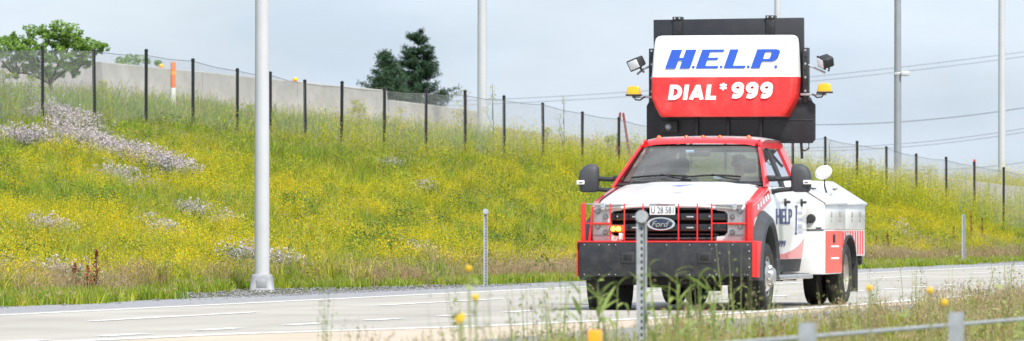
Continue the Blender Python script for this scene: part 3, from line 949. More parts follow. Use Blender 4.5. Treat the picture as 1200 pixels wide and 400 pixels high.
# --- wheels
def wheel(v_out, u, sgn, deep=False, dual_inner=False):
    w0 = 0.235
    rt = 0.405
    w = empty('wheel'); w.parent = T
    w.location = (sgn * (v_out - w0 / 2), u, rt)
    h = w0 / 2
    prof = [(0.245, -h + 0.02), (0.30, -h), (0.345, -h - 0.002), (0.378, -h + 0.012), (0.398, -h + 0.035), (0.405, -0.05), (0.396, -0.046), (0.396, -0.036), (0.405, -0.032),
            (0.405, -0.006), (0.396, -0.003), (0.396, 0.007), (0.405, 0.011), (0.405, 0.034), (0.396, 0.038), (0.396, 0.048), (0.405, 0.052), (0.398, h - 0.035), (0.378, h - 0.012), (0.345, h + 0.002), (0.30, h), (0.245, h - 0.02)]
    lathe('tyre', prof, 'x', (0, 0, 0), M['rubber'], w, 40, 30)
    o = sgn
    if not deep:
        rp_ = [(0.25, o * (h - 0.02)), (0.248, o * (h - 0.045)), (0.235, o * (h - 0.05)), (0.215, o * (h - 0.045)), (0.16, o * (h - 0.005)), (0.12, o * (h + 0.012)), (0.105, o * (h + 0.015)), (0.10, o * (h + 0.06)), (0.085, o * (h + 0.075)), (0.0, o * (h + 0.08))]
    else:
        rp_ = [(0.25, o * (h - 0.02)), (0.246, o * (h - 0.05)), (0.232, o * (h - 0.06)), (0.222, o * (h - 0.13)), (0.18, o * (h - 0.15)), (0.12, o * (h - 0.155)), (0.105, o * (h - 0.15)), (0.10, o * (h - 0.05)), (0.08, o * (h - 0.04)), (0.0, o * (h - 0.04))]
    rim = lathe('rim', rp_, 'x', (0, 0, 0), M['dull_steel'] if deep else M['steel'], w, 36, 30)
    for k in range(8):
        a = 2 * math.pi * k / 8
        r0 = 0.187 if not deep else 0.185
        off = o * ((h - 0.024) if not deep else (h - 0.146))
        hl_ = lathe('hand_hole', [(0.0, o * 0.006), (0.024, o * 0.006), (0.026, 0.0)], 'x', (off, r0 * math.cos(a), r0 * math.sin(a)), M['underbody'], rim, 10)
    for k in range(10):
        a = 2 * math.pi * (k + 0.5) / 10
        off = o * ((h + 0.012) if not deep else (h - 0.152))
        lathe('lug_nut', [(0.0, o * 0.028), (0.011, o * 0.026), (0.014, 0.0)], 'x', (off, 0.122 * math.cos(a), 0.122 * math.sin(a)), M['steel'], rim, 6)
    return w
for sgn in (1, -1):
    wheel(1.085, FA, sgn)
    wheel(1.185, RA, sgn, deep=True)
    wheel(0.90, RA, sgn, deep=True)

# --- door mirrors
for sgn in (1, -1):
    rings = []
    for (w, v0, v1, d) in ((1.420, 1.24, 1.40, 0.05), (1.435, 1.205, 1.425, 0.075), (1.48, 1.192, 1.436, 0.09), (1.60, 1.19, 1.442, 0.10), (1.68, 1.192, 1.425, 0.095), (1.73, 1.20, 1.385, 0.08), (1.758, 1.225, 1.34, 0.055), (1.765, 1.24, 1.32, 0.03)):
        c = (v0 + v1) / 2; hv = (v1 - v0) / 2
        ring = []
        for k in range(20):
            a = 2 * math.pi * k / 20
            ca, sa = math.cos(a), math.sin(a)
            ring.append((sgn * (c + hv * math.copysign(abs(ca) ** 0.55, ca)), 1.88 + d * math.copysign(abs(sa) ** 0.7, sa), w))
        rings.append(ring)
    mr_ = loft('door_mirror', rings, M['grey_plastic'], T, True, 40)
    tube('mirror_arm', [(sgn * 0.90, 1.86, 1.585), (sgn * 1.05, 1.85, 1.580), (sgn * 1.22, 1.87, 1.59)], 0.028, M['black_plastic'], mr_)
    tube('mirror_arm', [(sgn * 0.93, 1.86, 1.42), (sgn * 1.05, 1.85, 1.445), (sgn * 1.22, 1.87, 1.46)], 0.028, M['black_plastic'], mr_)
    box('arm_foot', sgn * 0.90, sgn * 0.985, 1.76, 1.95, 1.39, 1.46, M['black_plastic'], mr_, 0.02)
    box('arm_foot', sgn * 0.87, sgn * 1.0, 1.78, 1.94, 1.55, 1.625, M['black_plastic'], mr_, 0.02)
    box('marker_lamp', sgn * 1.355, sgn * 1.452, 1.765, 1.83, 1.515, 1.565, M['white_print'], mr_, 0.008)
    box('marker_slot', sgn * 1.375, sgn * 1.42, 1.760, 1.768, 1.535, 1.548, M['grey_plastic'], mr_, 0.002)

# --- service body: deck and side lockers
BU0, BU1 = 4.36, 7.66
deck = box('deck', -0.80, 0.80, BU0 + 0.02, BU1, 0.95, 1.02, M['white_paint'], T, 0.004)
box('headboard', -0.95, 0.95, BU0 - 0.10, BU0 - 0.06, 0.62, 1.40, M['black_board'], T, 0.006)
for sgn in (1, -1):
    prof = [(0.70, 0.962), (1.2, 0.962), (1.2, 1.300), (0.78, 1.565), (0.70, 1.565)]
    US = 6.06
    for (a, b) in ((BU0, US - 0.006), (US + 0.006, BU1)):
        lk_ = prism('locker', [(sgn * x, z) for x, z in prof], 'y', a, b, M['white_paint'], T, 0.010)
        # lid that oversails the side
        lid = prism('lid', [(sgn * 0.775, 1.570), (sgn * 0.775, 1.588), (sgn * 1.226, 1.304), (sgn * 1.226, 1.274), (sgn * 1.212, 1.274), (sgn * 1.212, 1.296)], 'y', a - 0.012, b + 0.003, M['white_paint'], lk_, 0.003)
        for q in (0.30, 0.72):
            uu = lerp(a, b, q)
            lt_ = box('latch', sgn * 1.200, sgn * 1.214, uu - 0.022, uu + 0.022, 1.12, 1.19, M['dull_steel'], lk_, 0.004)
            box('keeper', sgn * 1.200, sgn * 1.210, uu - 0.018, uu + 0.018, 1.06, 1.10, M['dull_steel'], lk_, 0.003)
        box('hinge', sgn * 0.95, sgn * 1.00, a + 0.45, a + 0.60, 1.475, 1.490, M['black_plastic'], lid, 0.004)
    # skirt below: white box ahead of the wheel, arch, panel behind
    fr = prism('skirt_box', [(sgn * 0.66, 0.40), (sgn * 1.195, 0.40), (sgn * 1.195, 0.958), (sgn * 0.66, 0.958)], 'y', BU0 + 0.004, 5.76, M['white_paint'], T, 0.008)
    rp_ = box('red_panel', sgn * 1.1955, sgn * 1.1995, BU0 + 0.10, 5.755, 0.415, 0.945, M['orange_red_print'], fr, 0)
    for k in range(9):
        u = BU0 + 0.24 + k * 0.16
        box('pale_stripe', sgn * 1.1998, sgn * 1.2016, u, u + 0.035, 0.43, 0.93, M['pink_print'], fr, 0)
    for w in (0.60, 0.75):
        box('pale_band', sgn * 1.2018, sgn * 1.2034, BU0 + 0.5, 5.5, w - 0.012, w + 0.012, M['white_print'], fr, 0)
    box('locker_handle', sgn * 1.20, sgn * 1.215, 5.05, 5.13, 0.80, 0.90, M['black_plastic'], fr, 0.005)
    # front end of the lower locker: filler cap, vent
    if sgn > 0:
        lathe('filler_cap', [(0.0, -0.05), (0.045, -0.045), (0.055, -0.02), (0.06, 0.0)], 'y', (1.03, BU0, 1.10), M['black_plastic'], T, 16)
        tube('filler_hose', [(1.03, BU0 - 0.03, 1.10), (0.97, BU0 - 0.05, 1.05), (0.93, BU0 - 0.02, 0.98)], 0.025, M['black_plastic'], T)
        box('vent', 1.09, 1.16, BU0 - 0.006, BU0 + 0.002, 0.972, 0.99, M['black_plastic'], T, 0.001)
        box('front_panel_seam', 0.72, 1.19, BU0 - 0.004, BU0 + 0.003, 0.951, 0.960, M['grey_plastic'], T, 0)
    # arch panel
    poly = [(5.765, 0.958)]
    poly += [(BU1, 0.958), (BU1, 0.62), (RA + 0.56, 0.62)]
    for k in range(13):
        a = math.pi * k / 12
        poly.append((RA + 0.52 * math.cos(a), 0.52 + 0.36 * math.sin(a)))
    poly += [(5.765, 0.52)]
    ap = prism('arch_panel', poly, 'x', sgn * 1.155, sgn * 1.195, M['white_paint'], T)
    box('arch_roof', sgn * 0.62, sgn * 1.154, RA - 0.55, RA + 0.6, 0.90, 0.945, M['underbody'], T, 0.004)
    rings = []
    for k in range(15):
        a = math.pi * k / 14
        rings.append([(sgn * v, RA + r * math.cos(a), 0.52 + r * 0.7 * math.sin(a)) for r, v in ((0.50, 1.10), (0.50, 1.225), (0.535, 1.225), (0.535, 1.10))])
    loft('arch_flare', rings, M['black_plastic'], T, True, 30)
    for k in range(9):
        u = 5.80 + k * 0.205
        lo = 0.64
        q = 0.55 ** 2 - (u + 0.02 - RA) ** 2
        if q > 0: lo = max(lo, 0.52 + 0.72 * math.sqrt(q))
        if u < RA and lo < 0.66: lo = 0.56
        if lo < 0.93: box('stripe', sgn * 1.1955, sgn * 1.1985, u, u + 0.085, lo, 0.945, M['red_bar'], ap, 0)
    mf = box('mud_flap', sgn * 0.62, sgn * 1.17, RA + 0.95, RA + 0.965, 0.16, 0.64, M['black_plastic'], T, 0.003)
    box('flap_weight', sgn * 0.64, sgn * 1.15, RA + 0.942, RA + 0.95, 0.17, 0.20, M['black_metal'], mf, 0.002)
    box('tail_lamp', sgn * 1.0, sgn * 1.15, BU1, BU1 + 0.03, 0.70, 0.85, M['orange_lens'], T, 0.006)
box('tail_bumper', -1.15, 1.15, BU1, BU1 + 0.12, 0.50, 0.62, M['black_metal'], T, 0.01)
# round white convex mirror head on a stalk on the near locker
rm = lathe('round_mirror', [(0.0, -0.05), (0.05, -0.046), (0.085, -0.03), (0.108, -0.004), (0.112, 0.012), (0.105, 0.018), (0.0, 0.02)], 'y', (0, 0, 0), M['white_print'], T, 32)
rm.location = (1.09, 4.95, 1.685); rm.rotation_euler = (R(-8), R(-22), R(10)); rm.scale = (1.0, 1.0, 0.78)
tube('stalk', [(0, 0.02, -0.05), (-0.05, 0.06, -0.20), (-0.06, 0.05, -0.32)], 0.012, M['black_plastic'], rm)

# --- raised sign above and behind the cab
SU = 4.22
lp = prism('lower_sign_panel', [(-1.045, 2.045), (-1.045, 2.52), (-1.02, 2.56), (-1.0, 2.62), (1.04, 2.62), (1.065, 2.56), (1.10, 2.53), (1.10, 2.09), (1.06, 2.045)], 'y', SU, SU + 0.07, M['black_board'], T, 0.008)
box('speaker', -0.87, -0.64, SU - 0.06, SU, 2.18, 2.33, M['black_plastic'], lp, 0.01)
lathe('speaker_cone', [(0.0, -0.03), (0.02, -0.028), (0.032, -0.01), (0.04, 0.0)], 'y', (-0.755, SU - 0.06, 2.255), M['galvanised'], lp, 16)
for v in (-0.40, 0.0, 0.42):
    box('strut', v - 0.02, v + 0.02, SU - 0.04, SU, 2.05, 2.40, M['black_metal'], lp, 0.005)
box('panel_seam', -1.03, 1.09, SU - 0.006, SU, 2.33, 2.345, M['black_metal'], lp, 0.001)
bd = box('sign_backboard', -0.935, 0.972, SU + 0.05, SU + 0.16, 2.45, 3.612, M['black_board'], T, 0.008)
bd.rotation_euler = (0, R(-0.5), 0)
for v in (-0.625, 0.56):
    bk = box('board_strap', v - 0.055, v + 0.055, SU + 0.030, SU + 0.049, 3.36, 3.615, M['black_metal'], bd, 0.003)
    bt_ = box('strap_cap', v - 0.06, v + 0.06, SU + 0.018, SU + 0.17, 3.605, 3.645, M['black_metal'], bd, 0.004)
    for dv in (-0.03, 0.03):
        lathe('bolt', [(0.0, -0.012), (0.012, -0.01), (0.015, 0.0)], 'y', (v + dv, SU + 0.018, 3.625), M['chrome'], bd, 8)
# side rails of the board
for sgn, vv in ((-1, -0.975), (1, 0.985)):
    rl = box('sign_side_rail', vv - 0.035, vv + 0.035, SU - 0.03, SU + 0.10, 2.55, 3.24, M['black_metal'], T, 0.006)
    for k in range(7):
        lathe('rail_hole', [(0.0, -0.003), (0.014, -0.003), (0.014, 0.0)], 'y', (vv, SU - 0.03, 2.70 + k * 0.085), M['underbody'] if k % 2 else M['galvanised'], rl, 8)
# moulded cover, white above and red below
CROWS = [(3.400, 0.800, 4.16), (3.398, 0.845, 4.10), (3.385, 0.875, 4.04), (3.355, 0.895, 4.00), (3.30, 0.905, 3.975), (3.08, 0.917, 3.93), (2.872, 0.925, 3.888),
         (2.62, 0.912, 3.825), (2.50, 0.862, 3.800), (2.42, 0.815, 3.782), (2.39, 0.797, 3.785), (2.372, 0.785, 3.81), (2.378, 0.77, 3.95)]
def cover_row(w, hv, uf):
    r = []
    rad = 0.085 if w > 2.7 else 0.07
    ub_ = 4.215
    pts = [(-hv - 0.0, ub_)]
    dd = max(0.03, min(rad, ub_ - uf))
    for k in range(9):
        a = math.pi * (1.0 + 0.5 * k / 8)
        pts.append((-hv + rad + rad * math.cos(a), uf + dd + dd * math.sin(a)))
    for q in np.linspace(-1, 1, 13)[1:-1]:
        pts.append((q * (hv - rad), uf - 0.012 * (1 - q * q)))
    for k in range(9):
        a = math.pi * (1.5 + 0.5 * k / 8)
        pts.append((hv - rad + rad * math.cos(a), uf + dd + dd * math.sin(a)))
    pts.append((hv, ub_))
    return [(x - 0.005, y, w) for x, y in pts]
cw = grid('sign_cover', [cover_row(*r) for r in CROWS[:7]], M['sign_white'], T, True)
cr = grid('sign_cover_lower', [cover_row(*r) for r in CROWS[6:]], M['sign_red'], T, True)
def cover_u(w):
    rs = sorted([(r[0], r[2]) for r in CROWS[4:10]])
    return float(np.interp(w, [r[0] for r in rs], [r[1] for r in rs])) - 0.018
# heavy slanted letters H.E.L.P, each a union of convex strokes
GLYPH = {
    'H': [[(0, 0), (.42, 0), (.42, 1), (0, 1)], [(.42, .43), (.58, .43), (.58, .57), (.42, .57)], [(.58, 0), (1, 0), (1, 1), (.58, 1)]],
    'E': [[(0, 0), (.40, 0), (.40, 1), (0, 1)], [(.40, 0), (1, 0), (1, .13), (.40, .13)], [(.40, .44), (.86, .44), (.86, .57), (.40, .57)], [(.40, .87), (1, .87), (1, 1), (.40, 1)]],
    'L': [[(0, 0), (.40, 0), (.40, 1), (0, 1)], [(.40, 0), (1, 0), (1, .14), (.40, .14)]],
    'P': [[(0, 0), (.38, 0), (.38, 1), (0, 1)], [(.38, .87), (.64, .87), (.82, 1), (.38, 1)], [(.64, .87), (.66, .83), (1, .86), (.93, .96), (.82, 1)], [(.66, .54), (1, .56), (1, .86), (.66, .83)],
          [(.66, .54), (.62, .49), (.80, .36), (.95, .44), (1, .56)], [(.38, .36), (.80, .36), (.62, .49), (.38, .49)]],
    '.': [[(0, 0), (.13, 0), (.13, .12), (0, .12)]]}
def put_glyph(name, polys, x0, w0, ww, hh, shear, material, parent):
    bm = bmesh.new()
    for poly in polys:
        f_ = []; b_ = []
        for (a, b) in poly:
            w = w0 + b * hh
            v = x0 + a * ww + shear * b * hh
            f_.append(bm.verts.new((v, cover_u(w) - 0.004, w)))
            b_.append(bm.verts.new((v, cover_u(w) + 0.02, w)))
        fa = bm.faces.new(f_) 
        n = len(poly)
        for i in range(n):
            bm.faces.new((f_[i], f_[(i + 1) % n], b_[(i + 1) % n], b_[i]))
    return from_bm(name, bm, material, parent)
x = -0.745
for ch, ww in (('H', 0.315), ('.', 0.2), ('E', 0.28), ('.', 0.2), ('L', 0.27), ('.', 0.2), ('P', 0.30), ('.', 0.2)):
    if ch == '.':
        put_glyph('dot', GLYPH['.'], x - 0.012, 2.985, 0.24, 0.24, 0, M['blue_print'], cw); x += 0.034
    else:
        put_glyph('letter', GLYPH[ch], x, 2.980, ww, 0.238, 0.32, M['blue_print'], cw); x += ww + (0.040 if ch != 'P' else 0.015)
# heavy rounded-off capitals and figures: strokes of even width
def arc(cx, cy, rx, ry, a0, a1, n=12):
    return [(cx + rx * math.cos(R(lerp(a0, a1, k / n))), cy + ry * math.sin(R(lerp(a0, a1, k / n)))) for k in range(n + 1)]
SW = 0.27
STROKES = {
    'D': (0.82, [[(0.135, 0.0), (0.135, 1.0)], [(0.13, 0.865), (0.36, 0.865)] + arc(0.36, 0.5, 0.32, 0.365, 90, -90)[1:] + [(0.13, 0.135)]]),
    'I': (0.27, [[(0.135, 0.0), (0.135, 1.0)]]),
    'A': (0.92, [[(0.12, 0.0), (0.46, 1.0)], [(0.80, 0.0), (0.46, 1.0)], [(0.25, 0.30), (0.67, 0.30)]]),
    'L': (0.66, [[(0.135, 0.0), (0.135, 1.0)], [(0.0, 0.12), (0.66, 0.12)]]),
    '9': (0.76, [arc(0.38, 0.66, 0.245, 0.215, 0, 360, 20), arc(0.36, 0.42, 0.265, 0.30, 25, -60, 8) + [(0.36, 0.12), (0.12, 0.16)]]),
    '*': (0.5, [[(0.25, 0.55), (0.25, 1.0)], [(0.04, 0.66), (0.46, 0.90)], [(0.46, 0.66), (0.04, 0.90)]]),
}
def stroke_letter(ch, x0, w0, hh, lean, rise, wf=1.0):
    adv, paths = STROKES[ch]
    bm = bmesh.new(); lift = 0.004
    sw = SW if ch != '*' else 0.12
    def P3(a, b, l):
        w = w0 + b * hh + rise * (x0 + a * hh * wf)
        return (x0 + a * hh * wf + lean * b * hh, cover_u(w) - l, w)
    for path in paths:
        for i in range(len(path) - 1):
            (ax, ay), (bx, by) = path[i], path[i + 1]
            L = math.hypot(bx - ax, by - ay)
            nx, ny = -(by - ay) / L * sw / 2, (bx - ax) / L * sw / 2
            lift += 0.0003
            q = [(ax + nx, ay + ny), (bx + nx, by + ny), (bx - nx, by - ny), (ax - nx, ay - ny)]
            if len(path) == 2 and ch != '*': q = [(x, min(1, max(0, y))) for x, y in q]
            bm.faces.new([bm.verts.new(P3(x, y, lift)) for x, y in q])
        if len(path) > 2:
            for (cx, cy) in path[1:-1]:
                lift += 0.0002
                bm.faces.new([bm.verts.new(P3(cx + sw / 2 * math.cos(k * 0.785), cy + sw / 2 * math.sin(k * 0.785), lift)) for k in range(8)])
    return from_bm('letter', bm, M['white_print'], cr), adv * hh * wf
x = -0.69
for ch in 'DIAL':
    _, ad = stroke_letter(ch, x, 2.585, 0.19, 0.10, 0.0, 1.06); x += ad + 0.022
stroke_letter('*', -0.045, 2.595, 0.20, 0.0, 0.0)
x = 0.10
for ch in '999':
    _, ad = stroke_letter(ch, x, 2.60, 0.205, 0.08, 0.0, 1.02); x += ad + 0.024
for v in (-0.72, -0.62, -0.06, 0.10, 0.60, 0.72):
    lathe('rivet', [(0.0, -0.006), (0.008, -0.004), (0.010, 0.0)], 'y', (v, 3.99, 3.345), M['dull_steel'], cw, 8)
# work lamps and amber beacons on arms
for sgn, vv, ww in ((-1, -1.16, 3.045), (1, 1.235, 3.055)):
    lm = empty('work_lamp'); lm.parent = T
    lm.location = (vv, SU - 0.10, ww)
    lm.rotation_euler = (R(18), R(18 * sgn), R(-26 if sgn < 0 else -48))
    box('lamp_body', -0.085, 0.085, -0.03, 0.10, -0.06, 0.07, M['black_plastic'], lm, 0.025, 3)
    box('bezel', -0.092, 0.092, -0.055, -0.028, -0.068, 0.078, M['black_metal'], lm, 0.012)
    box('lens', -0.072, 0.072, -0.062, -0.052, -0.05, 0.06, M['lamp_bowl'], lm, 0.006)
    tube('bracket', [(0, 0.05, -0.06), (0, 0.06, -0.11), (-0.02 * sgn, 0.06, -0.14)], 0.014, M['black_metal'], lm)
    tube('lamp_arm', [(vv, SU - 0.03, ww - 0.13), (sgn * 1.08, SU, ww - 0.06), (sgn * 0.985, SU + 0.02, ww - 0.02)], 0.014, M['galvanised'], T)
for sgn, vv, ww in ((-1, -1.195, 2.665), (1, 1.235, 2.69)):
    bc = empty('beacon'); bc.parent = T
    bc.location = (vv, SU - 0.06, ww)
    rings = []
    for (z, a, b) in ((0.0, 0.088, 0.06), (0.02, 0.088, 0.06), (0.075, 0.080, 0.053), (0.095, 0.07, 0.045), (0.103, 0.05, 0.03)):
        rings.append([(a * math.copysign(abs(math.cos(t)) ** 0.35, math.cos(t)), b * math.copysign(abs(math.sin(t)) ** 0.35, math.sin(t)), z) for t in [2 * math.pi * k / 24 for k in range(24)]])
    loft('dome', rings, M['amber'], bc, True, 40)
    box('base', -0.095, 0.095, -0.065, 0.065, -0.022, 0.0, M['black_plastic'], bc, 0.004)
    box('beacon_arm', sgn * 0.93, vv + sgn * 0.02, SU - 0.09, SU - 0.05, ww - 0.050, ww - 0.023, M['galvanised'], T, 0.004)
    tube('beacon_cable', [(vv, SU - 0.10, ww - 0.02), (vv - sgn * 0.03, SU - 0.11, ww - 0.07), (vv - sgn * 0.09, SU - 0.11, ww - 0.075), (vv - sgn * 0.15, SU - 0.10, ww - 0.03)], 0.010, M['black_plastic'], T)
# stanchions carrying the sign, behind the cab
for v in (-0.6, 0.6):
    box('sign_post', v - 0.04, v + 0.04, SU + 0.07, SU + 0.15, 1.0, 2.5, M['black_metal'], T, 0.006)
tube('antenna_bracket', [(0.92, SU + 0.04, 2.05), (0.93, SU + 0.04, 1.9), (0.93, SU + 0.04, 1.85)], 0.018, M['black_metal'], T)
tube('cable_loop', [(1.02, SU + 0.03, 2.05), (1.02, SU + 0.02, 1.98), (0.97, SU + 0.02, 1.95), (0.93, SU + 0.03, 1.97)], 0.010, M['black_metal'], T)

# --- driver
def skin_body(name, joints, edges, material, parent=None, sub=2):
    me = bpy.data.meshes.new(name)
    me.from_pydata([j[0] for j in joints], edges, [])
    o = link(name, me, parent)
    md = o.modifiers.new('skin', 'SKIN')
    for i, j in enumerate(joints):
        me.skin_vertices[0].data[i].radius = (j[1], j[1] if len(j) < 3 else j[2])
    me.skin_vertices[0].data[0].use_root = True
    s = o.modifiers.new('sub', 'SUBSURF'); s.levels = sub; s.render_levels = sub
    me.materials.append(material)
    return o
drv = empty('person', truck.matrix_world @ Vector((0, 0, 0)), -TH)
drv.location = (1.845, 79.0, 0.0)
tag(drv, 'driver in a dark shirt at the steering wheel behind the windshield', 'person')
dv = 0.38
J = [((dv, 2.86, 1.12), 0.15, 0.13), ((dv, 2.90, 1.30), 0.16, 0.12), ((dv, 2.88, 1.50), 0.18, 0.12), ((dv, 2.87, 1.585), 0.08, 0.07), ((dv, 2.85, 1.66), 0.055, 0.055),
     ((dv, 2.82, 1.74), 0.075, 0.085), ((dv, 2.83, 1.83), 0.07, 0.08),
     ((dv + 0.20, 2.87, 1.52), 0.065), ((dv + 0.26, 2.72, 1.33), 0.05), ((dv + 0.18, 2.42, 1.42), 0.04), ((dv + 0.14, 2.20, 1.48), 0.035), ((dv + 0.13, 2.12, 1.50), 0.03),
     ((dv - 0.20, 2.87, 1.52), 0.065), ((dv - 0.26, 2.72, 1.33), 0.05), ((dv - 0.14, 2.42, 1.42), 0.04), ((dv - 0.10, 2.20, 1.48), 0.035), ((dv - 0.09, 2.12, 1.50), 0.03),
     ((dv + 0.10, 2.70, 1.08), 0.09), ((dv + 0.12, 2.38, 1.06), 0.07), ((dv + 0.12, 2.25, 0.75), 0.05),
     ((dv - 0.10, 2.70, 1.08), 0.09), ((dv - 0.12, 2.38, 1.06), 0.07), ((dv - 0.12, 2.25, 0.75), 0.05)]
Ed = [(0, 1), (1, 2), (2, 3), (3, 4), (4, 5), (5, 6), (2, 7), (7, 8), (8, 9), (9, 10), (10, 11), (2, 12), (12, 13), (13, 14), (14, 15), (15, 16), (0, 17), (17, 18), (18, 19), (0, 20), (20, 21), (21, 22)]
body = skin_body('body', J, Ed, M['skin'], drv)
rings = []
for (w, a, b, cu) in ((1.10, 0.17, 0.15, 2.87), (1.25, 0.185, 0.15, 2.90), (1.40, 0.20, 0.15, 2.89), (1.52, 0.24, 0.13, 2.88), (1.575, 0.18, 0.11, 2.875), (1.60, 0.085, 0.08, 2.87)):
    rings.append([(dv + a * math.cos(t), cu + b * math.sin(t), w) for t in [2 * math.pi * k / 18 for k in range(18)]])
loft('shirt', rings, M['shirt'], drv, True, 60)
for s_ in (1, -1):
    tube('sleeve', [(dv + 0.19 * s_, 2.875, 1.535), (dv + 0.245 * s_, 2.79, 1.42), (dv + 0.262 * s_, 2.73, 1.34)], [0.085, 0.075, 0.068], M['shirt'], drv, 12)
rings = []
for (w, r_, cu) in ((1.80, 0.092, 2.855), (1.84, 0.092, 2.845), (1.875, 0.075, 2.84), (1.892, 0.035, 2.84)):
    rings.append([(dv + r_ * math.cos(t), cu + r_ * 1.15 * math.sin(t), w) for t in [2 * math.pi * k / 14 for k in range(14)]])
loft('hair', rings, M['hair'], drv, True, 70)
tube('nose', [(dv, 2.735, 1.775), (dv, 2.722, 1.745), (dv, 2.74, 1.735)], [0.010, 0.016, 0.010], M['skin'], drv, 8)
for s_ in (1, -1):
    lathe('eye', [(0.0, -0.01), (0.009, -0.006), (0.012, 0.0)], 'y', (dv + 0.03 * s_, 2.742, 1.785), M['plate_ink'], drv, 8)
    tube('ear', [(dv + 0.078 * s_, 2.84, 1.80), (dv + 0.086 * s_, 2.845, 1.77), (dv + 0.076 * s_, 2.84, 1.745)], [0.012, 0.016, 0.010], M['skin'], drv, 8)
tube('mouth', [(dv - 0.025, 2.745, 1.705), (dv, 2.74, 1.703), (dv + 0.025, 2.745, 1.705)], 0.006, M['plate_red'], drv, 6)

# ------------------------------------------------------------------ light poles and mast
def light_pole(Z, xpix, r0, r1, hgt, material, label, base=True, cam_at=None):
    X = px(xpix, Z)
    z0 = float(wz(X, Z))
    t = empty('light_pole', (X, Z, z0))
    tag(t, label, 'light pole', 'light poles along the highway')
    b0 = 0.28 if base else 0.0
    lathe('pole', [(r0, b0 - 0.02), (r0, b0 + 0.02), (lerp(r0, r1, 0.5), hgt / 2), (r1, hgt), (0.0, hgt + 0.02)], 'z', (0, 0, 0), material, t, 28, 40)
    if base:
        rings = []
        for (z, a, e) in ((-0.06, 0.205, 0.30), (0.03, 0.20, 0.30), (0.04, 0.195, 0.35), (0.20, 0.175, 0.45), (0.255, 0.165, 0.6), (0.275, 0.14, 0.9)):
            rings.append([(a * math.copysign(abs(math.cos(q)) ** e, math.cos(q)), a * math.copysign(abs(math.sin(q)) ** e, math.sin(q)), z) for q in [2 * math.pi * k / 32 for k in range(32)]])
        bs = loft('pole_base', rings, M['base_grey'], t, True, 35)
        box('access_door', -0.08, 0.08, -0.196, -0.186, 0.06, 0.19, M['base_grey'], bs, 0.004)
        lathe('footing', [(0.0, 0.01), (0.30, 0.01), (0.31, -0.02), (0.31, -0.4)], 'z', (0, 0, 0), M['concrete_wall'], t, 24)
    arm = tube('mast_arm', [(0, 0, hgt - 0.3), (0.5, -0.8, hgt + 0.5), (1.0, -2.2, hgt + 0.8)], 0.045, material, t)
    rings = []
    for (q, a, b) in ((0.0, 0.05, 0.04), (0.12, 0.13, 0.06), (0.45, 0.16, 0.08), (0.65, 0.10, 0.06), (0.7, 0.02, 0.02)):
        c = Vector((1.0, -2.2, hgt + 0.8)) + Vector((0.36, -0.93, 0.05)) * q
        rings.append([(c.x + a * math.cos(u) * 0.93, c.y + a * math.cos(u) * 0.36, c.z + b * math.sin(u)) for u in [2 * math.pi * k / 12 for k in range(12)]])
    loft('luminaire', rings, M['pole_grey'], t, True, 50)
    if cam_at:
        w = cam_at - z0
        cb = tube('camera_arm', [(0, 0, w), (0.16, -0.05, w), (0.20, -0.1, w + 0.02)], 0.03, M['pole_white'], t)
        box('camera_housing', 0.10, 0.40, -0.25, -0.12, w - 0.07, w + 0.10, M['pole_white'], t, 0.03)
        box('equipment_band', -0.13, 0.13, -0.13, 0.13, w - 0.06, w + 0.06, M['galvanised'], t, 0.02)
    return t

light_pole(104, 307, 0.118, 0.090, 13.0, M['pole_white'], 'thick white light pole on grey base beside the road, nearest of the poles')
light_pole(190, 565, 0.142, 0.110, 14.0, M['pole_white'], 'white light pole rising behind the fence right of the evergreens', base=False)
light_pole(262, 911, 0.130, 0.110, 14.0, M['pole_white'], 'white light pole whose top shows just above the truck sign', base=False)
light_pole(232, 1052, 0.135, 0.100, 15.0, M['pole_grey'], 'thin grey pole with a small camera mounted on its shaft', base=False, cam_at=CAM_H + (262 - 87) * 232 / FPX)
light_pole(246, 1174, 0.142, 0.115, 14.0, M['pole_white'], 'white light pole standing behind the fence farthest right', base=False)

# ------------------------------------------------------------------ chain link fence
FPOSTS = [-74, -10, 50, 111, 171, 226, 278, 317, 358, 400, 450, 499, 545, 591, 637, 682, 725, 768, 810, 850, 890, 929, 967, 1004, 1039, 1074, 1109, 1142, 1176, 1209, 1241]
fpos = []
for q in FPOSTS:
    k = (q - 600) / FPX
    Z = 87.776 / (0.4856 - k)
    X = k * Z
    fpos.append((X, Z))
A0 = fpos[3]
fence = empty('chain_link_fence', (A0[0], A0[1], 0))
tag(fence, 'long chain link fence with black posts along the top of the flowery bank', 'fence')
FH = 2.04
tops = []
post_me = None
for i, (X, Y) in enumerate(fpos):
    z0 = float(wz(X, Y))
    jit = random.uniform(-0.05, 0.05)
    tops.append((X, Y, z0, z0 + FH + jit))
    if post_me is None:
        o = lathe('fence_post', [(0.042, -0.3), (0.042, 2.06), (0.048, 2.06), (0.048, 2.09), (0.03, 2.11), (0.0, 2.12)], 'z', (0, 0, 0), M['fence_black'], fence, 10)
        post_me = o.data
    else:
        o = link('fence_post', post_me, fence)
    o.location = (X - A0[0], Y - A0[1], z0 + jit - 0.02)
    o.rotation_euler = (random.gauss(0, 0.008), random.gauss(0, 0.008), random.random())
def bm_wire(bm, a, b, r):
    a = Vector(a); b = Vector(b)
    d = (b - a).normalized()
    e = d.cross(Vector((0, 0, 1)) if abs(d.z) < 0.9 else Vector((1, 0, 0))).normalized()
    f = d.cross(e)
    R3 = [(e * math.cos(t) + f * math.sin(t)) * r for t in (0, 2.094, 4.189)]
    A = [bm.verts.new(a + q) for q in R3]; B = [bm.verts.new(b + q) for q in R3]
    for k in range(3):
        bm.faces.new((A[k], A[(k + 1) % 3], B[(k + 1) % 3], B[k]))
